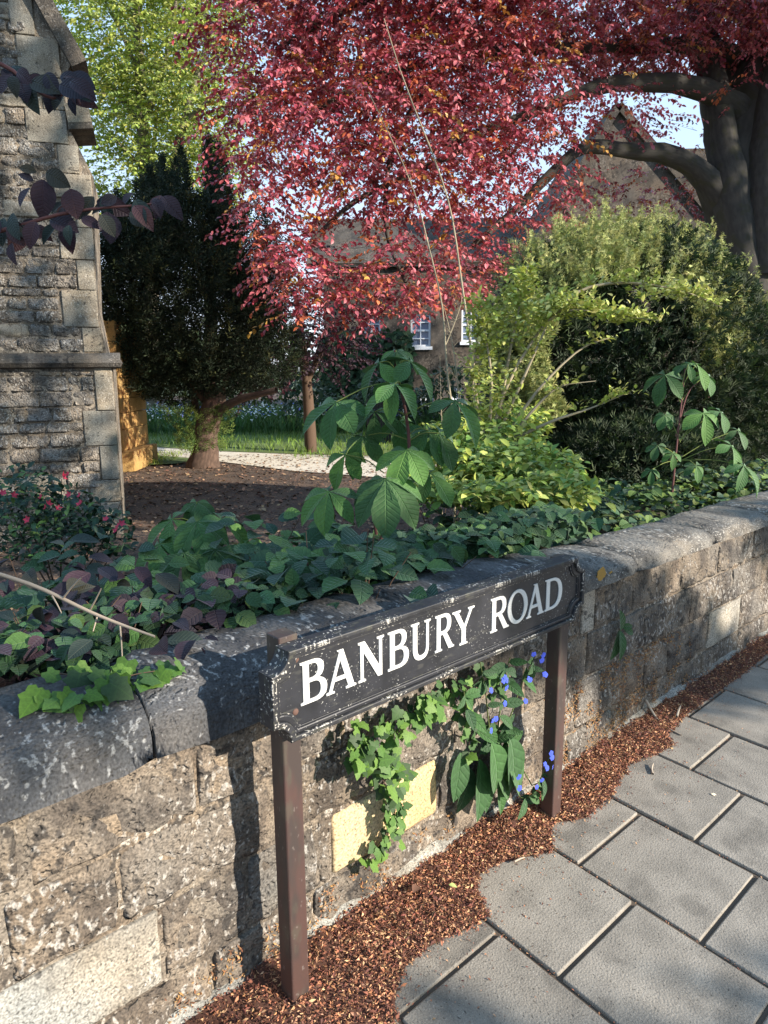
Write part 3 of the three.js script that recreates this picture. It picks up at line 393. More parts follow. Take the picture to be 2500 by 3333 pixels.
// ---------------------------------------------------------------- street sign
{
  const sg = thing('street_sign', 'black cast street name sign with white raised letters on two brown metal posts', 'street sign', V(AX, 0, AZ), TH);
  const chip = tex(512, (u, v) => { const x = u * 0.4, y = v * 0.4; let c = [0.014, 0.015, 0.018]; const d = fbm(x * 30, y * 30, 3); c = c.map((q) => q * (1.2 + 0.8 * d)); const gr = smooth(0.15, 0.5, fbm(x * 18 + 7, y * 55, 4)); c = mix3(c, [0.075, 0.075, 0.05], gr * 0.6); const ch = smooth(0.42, 0.5, fbm(x * 70, y * 70, 4) + 0.4 * n2(x * 6, y * 6)); return mix3(c, [0.5, 0.48, 0.43], ch * 0.85); });
  chip.repeat.set(2.5, 2.5);
  const panelT = tex(1024, (u, v) => { const x = u * 1.2, y = v * 1.2; let c = [0.016, 0.017, 0.021].map((q) => q * (1.1 + 0.7 * fbm(x * 7, y * 7, 4))); const sc = smooth(0.25, 0.5, fbm(x * 9 + 5, y * 32, 4)); c = mix3(c, [0.06, 0.06, 0.055], sc * 0.5); const ch = smooth(0.56, 0.6, fbm(x * 90, y * 90, 3) + 0.2 * n2(x * 7 + 3, y * 7)); return mix3(c, [0.5, 0.5, 0.47], ch * 0.9); });
  panelT.repeat.set(1 / 1.2, 1 / 1.2);
  const black = std({ map: panelT, roughness: 0.38 }), worn = std({ map: chip, bumpMap: chip, bumpScale: 0.0008, roughness: 0.55 });
  const whiteT = tex(256, (u, v) => mix3([0.74, 0.74, 0.71], [0.35, 0.35, 0.3], smooth(0.34, 0.46, fbm(u * 22, v * 22, 4)))); whiteT.repeat.set(6, 6);
  const white = std({ map: whiteT, roughness: 0.5 }); const rust = std({ color: col(0.11, 0.06, 0.045), roughness: 0.8 });
  const u0 = -0.053, u1 = 1.16, h0 = 0.744, h1 = 0.957, r = 0.046;
  const out = (ins) => { const x0 = u0 + ins, x1 = u1 - ins, y0 = h0 + ins, y1 = h1 - ins, q = r, p = []; const arc = (cx, cy, a0) => { for (let i = 0; i <= 8; i++) { const a = (a0 - 90 * i / 8) * D2R; p.push(new THREE.Vector2(cx + Math.cos(a) * q, cy + Math.sin(a) * q)); } }; const n = 0.006;
    p.push(new THREE.Vector2(x0 + q + n, y0)); p.push(new THREE.Vector2(x1 - q - n, y0)); arc(x1, y0, 180); p.push(new THREE.Vector2(x1, y0 + q + n)); p.push(new THREE.Vector2(x1, y1 - q - n)); arc(x1, y1, 270); p.push(new THREE.Vector2(x1 - q - n, y1)); p.push(new THREE.Vector2(x0 + q + n, y1)); arc(x0, y1, 0); p.push(new THREE.Vector2(x0, y1 - q - n)); p.push(new THREE.Vector2(x0, y0 + q + n)); arc(x0, y0, 90); return p; };
  const ring = (a, b, z0, z1, bev) => { const s = new THREE.Shape(out(a)); s.holes.push(new THREE.Path(out(b).reverse())); const g = new THREE.ExtrudeGeometry(s, { depth: z1 - z0 - bev, bevelEnabled: bev > 0, bevelSize: bev, bevelThickness: bev, bevelSegments: 2, bevelOffset: -bev }); g.translate(0, 0, z0); return g; };
  const plate = new THREE.ExtrudeGeometry(new THREE.Shape(out(0.001)), { depth: 0.034, bevelEnabled: false }); plate.translate(0, 0, 0.001); mesh('plate', plate, black, sg);
  mesh('frame_moulding', ring(0, 0.013, 0.001, 0.051, 0.003), worn, sg); mesh('inner_moulding', ring(0.0125, 0.024, 0.03, 0.043, 0.003), black, sg); mesh('inner_moulding', ring(0.0235, 0.0275, 0.03, 0.039, 0.0015), worn, sg);
  // letters, drawn on a cap height of 1
  const L = {
    A: [[[0, 0], [.24, 0], [.24, .04], [.165, .06], [.245, .27], [.59, .27], [.66, .06], [.585, .04], [.585, 0], [.9, 0], [.9, .04], [.84, .06], [.52, 1.0], [.34, 1.0], [.34, .985], [.40, .95], [.075, .06], [0, .04]], [[[.2745, .36], [.558, .36], [.421, .762]]]],
    N: [[[0, 0], [.22, 0], [.22, .04], [.155, .06], [.155, .74], [.60, 0], [.735, 0], [.735, .94], [.80, .96], [.80, 1], [.58, 1], [.58, .96], [.645, .94], [.645, .27], [.20, 1], [0, 1], [0, .96], [.065, .94], [.065, .06], [0, .04]], []],
    U: [[[0, 1], [0, .96], [.07, .94], [.07, .32], ['q', .07, -.02, .36, -.02], ['q', .64, -.02, .64, .32], [.64, .94], [.71, .96], [.71, 1], [.48, 1], [.48, .96], [.55, .94], [.55, .33], ['q', .55, .09, .37, .09], ['q', .22, .09, .22, .33], [.22, .94], [.29, .96], [.29, 1]], []],
    R: [[[0, 0], [.30, 0], [.30, .04], [.23, .06], [.23, .44], [.34, .44], [.60, 0], [.84, 0], [.84, .04], [.77, .07], [.50, .47], ['q', .70, .53, .70, .74], ['q', .70, 1, .40, 1], [0, 1], [0, .96], [.07, .94], [.07, .06], [0, .04]], [[[.23, .53], [.36, .53], ['q', .53, .54, .53, .73], ['q', .53, .92, .36, .92], [.23, .92]]]],
    B: [[[0, 0], [.36, 0], ['q', .72, 0, .72, .28], ['q', .72, .49, .48, .54], ['q', .64, .60, .64, .77], ['q', .64, 1, .34, 1], [0, 1], [0, .96], [.07, .94], [.07, .06], [0, .04]], [[[.23, .58], [.33, .58], ['q', .48, .6, .48, .76], ['q', .48, .92, .32, .92], [.23, .92]], [[.23, .08], [.35, .08], ['q', .55, .08, .55, .28], ['q', .55, .49, .35, .49], [.23, .49]]]],
    Y: [[[.30, 0], [.62, 0], [.62, .04], [.54, .06], [.54, .46], [.80, .94], [.90, .96], [.90, 1], [.64, 1], [.64, .96], [.71, .94], [.485, .55], [.25, .94], [.33, .96], [.33, 1], [0, 1], [0, .96], [.07, .94], [.38, .43], [.38, .06], [.30, .04]], []],
    D: [[[0, 0], [.34, 0], ['q', .88, 0, .88, .52], ['q', .86, 1, .32, 1], [0, 1], [0, .96], [.07, .94], [.07, .06], [0, .04]], [[[.23, .08], [.36, .08], ['q', .71, .1, .71, .52], ['q', .69, .92, .34, .92], [.23, .92]]]],
  };
  { const o = [], i = []; for (let k = 0; k < 36; k++) { const a = k / 36 * 2 * Math.PI; o.push([.48 + .48 * Math.cos(a), .5 + .52 * Math.sin(a)]); i.push([.48 + .32 * Math.cos(a + 0.12), .5 + .43 * Math.sin(a)]); } L.O = [o, [i]]; }
  const path = (P, pts) => { pts.forEach((p, i) => { if (p[0] === 'q') P.quadraticCurveTo(p[1], p[2], p[3], p[4]); else if (i === 0) P.moveTo(p[0], p[1]); else P.lineTo(p[0], p[1]); }); P.closePath(); return P; };
  for (const [ch, u, w, h] of [['B', .03, .74, .1], ['A', .102, .89, .1], ['N', .199, .83, .1], ['B', .295, .72, .1], ['U', .375, .72, .1], ['R', .464, .74, .1], ['Y', .531, .9, .1], ['R', .693, .84, .1], ['O', .771, .96, .1], ['A', .863, .88, .1], ['D', .957, .91, .1]]) {
    const s = path(new THREE.Shape(), L[ch][0]); L[ch][1].forEach((hh) => s.holes.push(path(new THREE.Path(), hh)));
    const nat = { A: .9, N: .8, U: .71, R: .84, B: .72, Y: .9, D: .88, O: .96 }[ch];
    const g = new THREE.ExtrudeGeometry(s, { depth: 0.02, bevelEnabled: true, bevelSize: 0.008, bevelThickness: 0.008, bevelSegments: 1, bevelOffset: -0.004, curveSegments: 8 }); g.scale(w / nat * h, h, 0.1);
    const m = mesh('letter', g, white, sg); m.position.set(u, 0.815 - (u > 0.5 ? 0.006 : 0), 0.0355);
  }
  for (const [px, py] of [[964, 2147], [963, 2318]]) { const p = onPlane(px, py, 0.036); const g = new THREE.SphereGeometry(0.0085, 12, 6, 0, 7, 0, 1.3); g.rotateX(Math.PI / 2); g.scale(1, 1, 0.5); const m = mesh('bolt', g, rust, sg); m.position.set(p[0], p[1], 0.034); }
  for (const [px, py] of [[1842, 1868], [1843, 1976]]) { const p = onPlane(px, py, 0.036); const g = new THREE.SphereGeometry(0.007, 12, 6, 0, 7, 0, 1.3); g.rotateX(Math.PI / 2); g.scale(1, 1, 0.45); const m = mesh('bolt', g, black, sg); m.position.set(p[0], p[1], 0.034); }
  const postT = tex(512, (u, v) => { const x = u * 1.2, y = v * 1.2; let c = mix3([0.07, 0.036, 0.03], [0.045, 0.032, 0.028], smooth(-0.2, 0.4, fbm(x * 10, y * 3, 4))); const al = smooth(0.1, 0.5, fbm(x * 14 + 3, y * 5, 4)); c = mix3(c, [0.075, 0.07, 0.05], al * 0.55); const sc = smooth(0.52, 0.6, fbm(x * 50, y * 22, 4)); return mix3(c, [0.2, 0.17, 0.15], sc * 0.6); }); postT.repeat.set(1 / 1.2, 1 / 1.2);
  const pm = std({ map: postT, roughness: 0.5 });
  for (const u of [0.003, 1.105]) { const sh = new THREE.Shape(); const w = 0.052, d = 0.052, c = 0.006; sh.moveTo(c, 0); sh.lineTo(w - c, 0); sh.quadraticCurveTo(w, 0, w, c); sh.lineTo(w, d - c); sh.quadraticCurveTo(w, d, w - c, d); sh.lineTo(c, d); sh.quadraticCurveTo(0, d, 0, d - c); sh.lineTo(0, c); sh.quadraticCurveTo(0, 0, c, 0); const g = new THREE.ExtrudeGeometry(sh, { depth: 1.06, bevelEnabled: true, bevelSize: 0.002, bevelThickness: 0.002, bevelSegments: 1, bevelOffset: -0.002, curveSegments: 3 }); g.rotateX(-Math.PI / 2); const m = mesh('post', g, pm, sg); m.position.set(u, u > 1 ? -0.12 : -0.092, 0.0); }
}
// ---------------------------------------------------------------- litter of bud scales along the foot of the wall
{
  const edge = [[-1.5, 0.42], [-0.6, 0.38], [-0.2, 0.32], [0.1, 0.24], [0.165, 0.195], [0.221, 0.137], [0.298, 0.095], [0.398, 0.09], [0.533, 0.125], [0.603, 0.13], [0.65, 0.05], [0.711, 0.0], [0.812, 0.017], [0.969, 0.095], [1.06, 0.03], [1.106, 0.014], [1.19, 0.071], [1.245, 0.074], [1.393, 0.061], [1.634, 0.002], [1.902, 0.063], [1.96, 0.0], [2.221, -0.03], [2.843, -0.02], [3.16, -0.04], [4, -0.03], [6, -0.05]];
  const nAt = (u) => { for (let i = 0; i < edge.length - 1; i++) if (u <= edge[i + 1][0]) return lerp(edge[i][1], edge[i + 1][1], clamp((u - edge[i][0]) / (edge[i + 1][0] - edge[i][0]))); return -0.05; };
  const hAt = (u, n) => { const e = nAt(u), t = clamp((e - n) / (e + 0.15)); return 0.003 + 0.034 * Math.pow(t, 0.8) * (1 + 0.3 * n2(u * 9, n * 9)); };
  const lit = thing('bud_scale_litter', 'drift of reddish brown bud scales along the foot of the wall', 'leaf litter', V(AX, 0, AZ), TH); lit.userData.kind = 'stuff';
  const P = [], I = [], K = 7; let c = 0; for (let u = -1.5; u <= 6; u += 0.03) { for (let k = 0; k < K; k++) { const n = lerp(-0.15, nAt(u) - 0.004, k / (K - 1)); P.push(u, k === K - 1 ? 0.0015 : hAt(u, n) - 0.004, n); } if (c) for (let k = 0; k < K - 1; k++) { const a = (c - 1) * K + k, b = a + K; I.push(a, a + 1, b, a + 1, b + 1, b); } c++; }
  const g = new THREE.BufferGeometry(); g.setAttribute('position', new THREE.Float32BufferAttribute(P, 3)); g.setIndex(I); g.computeVertexNormals(); mesh('drift', g, std({ color: col(0.10, 0.045, 0.03), roughness: 1, side: THREE.DoubleSide }), lit).userData.kind = 'stuff';
  const fl = blade(1, 0.42, 2, { fold: 0.5, curl: 0.5 }), items = [], cs = [[0.28, 0.11, 0.06], [0.40, 0.19, 0.095], [0.2, 0.075, 0.05], [0.52, 0.31, 0.17], [0.13, 0.055, 0.042]];
  for (let i = 0; i < 60000; i++) { const u = R() < 0.8 ? rr(-0.9, 2.3) : rr(2.3, 5), e = nAt(u), n = lerp(-0.148, e + 0.012 * n2(u * 30, 3), Math.pow(R(), 0.9)); items.push({ p: V(u, hAt(u, n) + rr(0, 0.006), n), d: V(rr(-1, 1), rr(-0.25, 0.35), rr(-1, 1)), u: V(rr(-1, 1), rr(0.2, 1), rr(-1, 1)), s: R() < 0.14 ? rr(0.011, 0.019) : rr(0.0045, 0.0115), c: jit(pick(cs), 0.35) }); }
  for (let i = 0; i < 1500; i++) { const u = rr(-0.5, 3.2), n = nAt(u) + Math.pow(R(), 3) * 0.28; items.push({ p: V(u, 0.003, n), d: V(rr(-1, 1), 0.05, rr(-1, 1)), u: V(rr(-.4, .4), 1, rr(-.4, .4)), s: rr(0.004, 0.011), c: jit(pick(cs), 0.3) }); }
  // bits gathered in the joints of the slabs
  for (let k = -3; k <= 6; k++) for (let i = 0; i < 70; i++) { const n = rr(-0.05, 0.9), u = 0.977 + 0.399 * k - 0.085 * (n - 0.2) + rr(-0.004, 0.004); items.push({ p: V(u, -0.002, n), d: V(rr(-1, 1), 0, rr(-1, 1)), s: rr(0.004, 0.008), c: jit(pick(cs), 0.3) }); }
  // dry scales caught on the rough face of the wall
  for (let i = 0; i < 9000; i++) { const low = R() < 0.2, u = low ? rr(-0.3, 0.75) : rr(1.25, 2.45), h = low ? rr(0.01, 0.14) : rr(0.02, 0.36); const f = fbm(u * 5 + 2, h * 5 + 1, 4) + (low ? 0.05 : 0.14 - Math.abs(u - 1.8) * 0.25); if (f < 0.08) continue; items.push({ p: V(u, h, -0.141 + rr(-0.004, 0.006)), d: V(rr(-1, 1), rr(-1, 1), rr(-0.2, 0.3)), u: V(rr(-.4, .4), rr(-.4, .4), 1), s: rr(0.006, 0.014), c: jit(pick([[0.30, 0.16, 0.06], [0.2, 0.09, 0.045], [0.36, 0.22, 0.1]]), 0.25) }); }
  cloud('bud_scales', fl, M.litter, items, lit);
  // single twigs and dead leaves lying about
  const twig = (pts, r, label) => { const o = W(pts[0][0], pts[0][1], 0), ps = pts.map(([u, n, h]) => W(u, n, h)); const t = mesh('fallen_twig', limb(rel(ps, o), [r, r * 0.9, r * 0.5], 8, 5), std({ color: col(0.42, 0.35, 0.27) })); t.position.copy(o); tag(t, label, 'twig'); };
  twig([[2.02, -0.138, 0.10], [2.03, -0.11, 0.05], [2.02, -0.06, 0.012], [2.0, 0.04, 0.006]], 0.006, 'pale bent twig leaning against the foot of the wall');
  twig([[2.1, -0.03, 0.03], [2.16, -0.05, 0.03], [2.2, -0.06, 0.035]], 0.006, 'short pale twig on the litter beside the slabs');
  twig([[1.63, 0.1, 0.005], [1.66, 0.08, 0.007], [1.69, 0.07, 0.012]], 0.005, 'stubby pale twig lying on a slab right of the post');
  twig([[0.83, 0.045, 0.012], [0.85, 0.05, 0.014], [0.87, 0.055, 0.012]], 0.0035, 'short pale twig in the litter left of the right post');
  [[0.57, 0.0, 'green', 'small pale green leaf on the litter by the wall'], [0.47, -0.05, 'brown', 'curled dead brown leaf on the litter below the golden stone'], [1.66, 0.31, 'cream', 'cream leaf scrap in the joint between two slabs']].forEach(([u, n, k, l]) => { const m = mesh('fallen_leaf', purpleGeo[1], std({ color: k === 'green' ? col(0.3, 0.36, 0.12) : k === 'brown' ? col(0.14, 0.07, 0.045) : col(0.6, 0.5, 0.38), side: THREE.DoubleSide })); m.position.copy(W(u, n, k === 'cream' ? 0.004 : 0.045)); m.scale.setScalar(k === 'brown' ? 0.05 : 0.026); m.rotation.set(0.1, rr(0, 6), 0.2); tag(m, l, 'leaf'); });
}

// ---------------------------------------------------------------- trees
// a spray: a drooping twig from p along d, leaves on both sides
function spray(items, p, d, len, n, size, cfn, droop = 0.5, twigs) {
  const side = V(-d.z, 0, d.x).normalize(), q = p.clone(), v = d.clone().normalize(), st = len / n;
  for (let i = 0; i < n; i++) {
    v.y -= droop * st * 1.2; v.normalize(); q.addScaledVector(v, st);
    const s = i % 2 ? 1 : -1, dir = v.clone().multiplyScalar(0.5).addScaledVector(side, s * rr(0.5, 1)).add(V(rr(-.4, .4), rr(-0.6, 0.25), rr(-.4, .4)));
    items.push({ p: q.clone(), d: dir, u: V(rr(-.7, .7), 1, rr(-.7, .7)), s: size * rr(0.7, 1.25), c: cfn() });
  }
  if (twigs) twigs.push([p, q]);
}
function blobFill(items, o, blobs, per, size, cfn, { len = 0.45, nl = 12, droop = 0.6, hollow = 0, out = 0.7 } = {}, twigs) {
  for (const [px, py, dep, rx, ry, rz, k = 1] of blobs) {
    const c = at(px, py, dep).sub(o), ax = rx * dep / CAM.f, ay = ry * dep / CAM.f, vol = 4.19 * ax * ay * rz, n = Math.round(vol * per * k / nl);
    for (let i = 0; i < n; i++) {
      const e = rdir().multiplyScalar(hollow + (1 - hollow) * Math.cbrt(R())), p = c.clone().add(V(e.x * ax, e.y * ay, e.z * rz));
      const d = V(e.x, e.y * 0.3 + 0.1, e.z).multiplyScalar(out).add(V(rr(-1, 1), rr(-0.5, 0.3), rr(-1, 1)).multiplyScalar(1 - out * 0.5)); const cc = cfn(p); spray(items, p, d, len * rr(0.6, 1.2), nl, size, () => jit(cc, 0.3), droop, twigs);
    }
  }
}
const twigGeo = (list, r) => { const P = [], I = []; list.forEach(([a, b], k) => { const d = b.clone().sub(a), s = V(-d.z, 0.3, d.x).normalize().multiplyScalar(r), t = d.clone().cross(s).normalize().multiplyScalar(r), i = k * 4; for (const v of [a.clone().add(s), a.clone().sub(s).add(t), a.clone().sub(t), b]) P.push(v.x, v.y, v.z); I.push(i, i + 1, i + 3, i + 1, i + 2, i + 3, i + 2, i, i + 3); }); const g = new THREE.BufferGeometry(); g.setAttribute('position', new THREE.Float32BufferAttribute(P, 3)); g.setIndex(I); g.computeVertexNormals(); return g; };
{ // copper beech
  const base = at(2440, 1300, 12); base.y = 0; const t = thing('copper_beech', 'large copper beech with drooping red and purple leaves', 'tree', base);
  const A = (px, py, d) => at(px, py, d).sub(base);
  mesh('trunk', limb([V(0.25, -0.2, 0), A(2450, 1150, 12), A(2420, 900, 12), A(2400, 650, 12), A(2440, 350, 12), A(2480, 100, 12.1), A(2500, -200, 12.2)], [0.75, 0.55, 0.5, 0.52, 0.46, 0.36, 0.28], 26, 12, 0.07), M.bark, t);
  const limbs = [
    [[2460, 1000, 11.75], [2390, 700, 11.65], [2350, 450, 11.7], [2310, 200, 11.8], [2290, -60, 11.9], [0.3, 0.3, 0.27, 0.2, 0.14]], [[2500, 900, 11.6], [2490, 600, 11.55], [2510, 300, 11.6], [2540, -50, 11.7], [0.3, 0.28, 0.24, 0.18]],
    [[2430, 330, 12], [2330, 230, 12.2], [2280, 60, 12.3], [2250, -150, 12.3], [0.3, 0.24, 0.16]], [[2500, 520, 12], [2400, 360, 11.8], [2290, 290, 11.4], [2150, 270, 11], [1980, 275, 10.6], [1870, 310, 10.3], [1700, 380, 10], [1450, 470, 9.6], [0.32, 0.17, 0.12, 0.08, 0.05]],
    [[2440, 830, 12], [2320, 610, 11.7], [2200, 510, 11.3], [2040, 490, 11], [1900, 480, 10.6], [1800, 560, 10.4], [1680, 680, 10.2], [1540, 800, 10], [0.42, 0.19, 0.12, 0.09, 0.06, 0.04]],
    [[2450, 200, 12], [2300, 150, 11.6], [2100, 150, 11.2], [1850, 155, 10.6], [1500, 180, 10], [1200, 260, 9.4], [1000, 380, 9], [0.17, 0.13, 0.1, 0.07, 0.05, 0.03]],
    [[2480, 60, 12], [2200, -60, 11.5], [1700, -80, 10.5], [1200, 0, 9.6], [900, 160, 9.2], [0.16, 0.12, 0.08, 0.05, 0.03]], [[2470, 500, 12], [2560, 350, 12.2], [2640, 120, 12.4], [2700, -100, 12.5], [0.3, 0.24, 0.16]], [[1540, 470, 9.7], [1350, 560, 9.3], [1150, 660, 9], [980, 820, 8.8], [0.05, 0.035, 0.025]], [[1450, 200, 10], [1280, 480, 9.4], [1260, 760, 9.1], [1320, 920, 9], [0.045, 0.03, 0.02]]];
  for (const l of limbs) { const rad = l[l.length - 1], pts = l.slice(0, -1).map((p) => A(...p)); mesh('limb', limb(pts, rad, 18, 8, 0.08), M.bark, t); }
  const items = [], tw = [];
  const cf = () => { const k = R(); return k < 0.42 ? [0.38, 0.055, 0.085] : k < 0.76 ? [0.58, 0.15, 0.17] : k < 0.86 ? [0.16, 0.03, 0.045] : k < 0.96 ? [0.62, 0.17, 0.07] : [0.6, 0.33, 0.06]; };
  const blobs = [[880, 150, 9.5, 190, 230, 1.5, 1.2], [1150, 100, 9.5, 260, 250, 1.8], [1450, 80, 10, 300, 240, 2], [1800, 40, 10.5, 350, 190, 2], [2200, 10, 11, 350, 170, 2], [2480, 60, 11.4, 160, 150, 1.4], [840, 470, 9, 115, 200, 1, 1.5], [1070, 400, 9, 220, 180, 1.3], [1340, 380, 9.3, 220, 190, 1.4], [1640, 300, 9.8, 230, 180, 1.5], [880, 740, 8.8, 95, 170, 0.8, 1.8], [985, 900, 8.6, 115, 140, 0.7, 1.9], [1180, 590, 9, 190, 120, 1, 1.3], [1400, 620, 9.2, 180, 150, 1], [1330, 890, 9, 160, 120, 0.8, 1.8], [1130, 960, 8.8, 140, 90, 0.6, 1.9], [1540, 530, 9.6, 160, 160, 1.1], [1720, 540, 10, 150, 140, 1.1, 0.8], [1700, 720, 10.3, 140, 100, 1, 0.5], [1930, 370, 10.5, 200, 80, 1, 0.8], [2110, 400, 11, 80, 70, 0.6, 0.7], [2090, 170, 11, 200, 60, 1], [2300, 470, 12.4, 45, 130, 0.5, 0.7], [710, 60, 9.2, 60, 100, 0.4, 1.6], [1490, 880, 10, 140, 110, 0.9, 1.4], [1850, 640, 11.5, 110, 90, 0.8, 0.6], [1560, 690, 9.9, 100, 90, 0.7, 0.5], [2400, -60, 11.2, 300, 150, 2], [1300, -150, 9.5, 600, 170, 2], [2150, 640, 13.5, 200, 110, 0.7, 0.5], [2420, 300, 11.0, 60, 60, 0.5, 0.5]];
  blobFill(items, base, blobs, 930, 0.07, cf, { len: 0.5, nl: 12, droop: 1.1, out: 0.55 }, tw);
  cloud('crown', smallLeaf, M.beechLeaf, items, t); mesh('twigs', twigGeo(tw, 0.003), M.brownTwig, t).userData.kind = 'stuff';
}
{ // added tree for shaded beech foliage, shade put into its dark leaf colour
  const base = at(1010, 1380, 13.4); base.y = 0; const t = thing('shaded_beech_standin', 'added tree with leaves darkened to stand for shaded beech foliage between the yew and the house', 'tree', base), A = (px, py, d) => at(px, py, d).sub(base);
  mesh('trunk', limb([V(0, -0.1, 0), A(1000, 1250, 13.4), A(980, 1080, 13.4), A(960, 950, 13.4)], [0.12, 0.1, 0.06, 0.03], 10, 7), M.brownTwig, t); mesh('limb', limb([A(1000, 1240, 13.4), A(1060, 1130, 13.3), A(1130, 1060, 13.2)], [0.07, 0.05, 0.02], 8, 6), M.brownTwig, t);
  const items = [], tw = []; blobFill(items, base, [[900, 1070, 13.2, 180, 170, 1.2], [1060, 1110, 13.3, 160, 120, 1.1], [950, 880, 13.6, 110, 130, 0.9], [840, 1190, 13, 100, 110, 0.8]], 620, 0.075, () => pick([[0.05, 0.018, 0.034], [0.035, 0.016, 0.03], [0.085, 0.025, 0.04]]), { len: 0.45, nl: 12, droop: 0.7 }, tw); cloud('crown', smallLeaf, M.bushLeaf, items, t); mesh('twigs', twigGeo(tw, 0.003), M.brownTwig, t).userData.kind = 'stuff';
}
{ // lime
  const base = at(485, 1300, 25); base.y = 0; const t = thing('lime_tree', 'tall lime tree with fresh yellow green leaves behind the yew', 'tree', base), A = (px, py, d) => at(px, py, d).sub(base);
  mesh('trunk', limb([V(0, -0.3, 0), A(485, 900, 25), A(478, 600, 25), A(462, 400, 25), A(455, 200, 25), A(440, -20, 25), A(430, -250, 25)], [0.4, 0.32, 0.26, 0.2, 0.16, 0.12, 0.07], 18, 8), M.limeBark, t);
  for (const l of [[[510, 720, 25], [560, 560, 24.5], [600, 400, 24], [640, 250, 24], [700, 80, 24], [0.22, 0.16, 0.12, 0.08]], [[470, 430, 25], [410, 340, 25.5], [340, 250, 26], [280, 150, 26], [0.12, 0.08, 0.04]], [[462, 420, 25], [520, 260, 24.5], [560, 100, 24], [580, -60, 24], [0.13, 0.09, 0.05]], [[456, 250, 25], [400, 120, 25], [340, 0, 25], [0.1, 0.06, 0.03]], [[478, 560, 25], [420, 500, 24], [360, 440, 23.5], [0.08, 0.05, 0.02]], [[600, 400, 24], [680, 330, 23.5], [760, 300, 23], [0.09, 0.05, 0.02]], [[485, 640, 25], [500, 480, 26], [515, 330, 26.5], [0.12, 0.08, 0.03]]]) { const rad = l[l.length - 1]; mesh('limb', limb(l.slice(0, -1).map((p) => A(...p)), rad, 12, 6), M.limeBark, t); }
  const items = [], tw = [], cf = () => { const k = R(); return k < 0.6 ? [0.40, 0.47, 0.08] : k < 0.85 ? [0.26, 0.37, 0.06] : [0.52, 0.52, 0.12]; };
  blobFill(items, base, [[470, 120, 25, 260, 220, 3.4], [330, 330, 25, 130, 150, 2], [520, 400, 25, 180, 170, 2.6], [680, 280, 24, 130, 230, 2.2], [420, 560, 25, 150, 90, 1.8], [640, 560, 24.5, 140, 120, 2], [330, 620, 25, 60, 60, 1], [560, -120, 25, 330, 140, 3.4], [740, 560, 24, 70, 90, 1.3]], 150, 0.14, cf, { len: 0.9, nl: 10, droop: 0.3 }, tw);
  cloud('crown', smallLeaf, M.limeLeaf, items, t); mesh('twigs', twigGeo(tw, 0.007), M.limeBark, t).userData.kind = 'stuff';
}
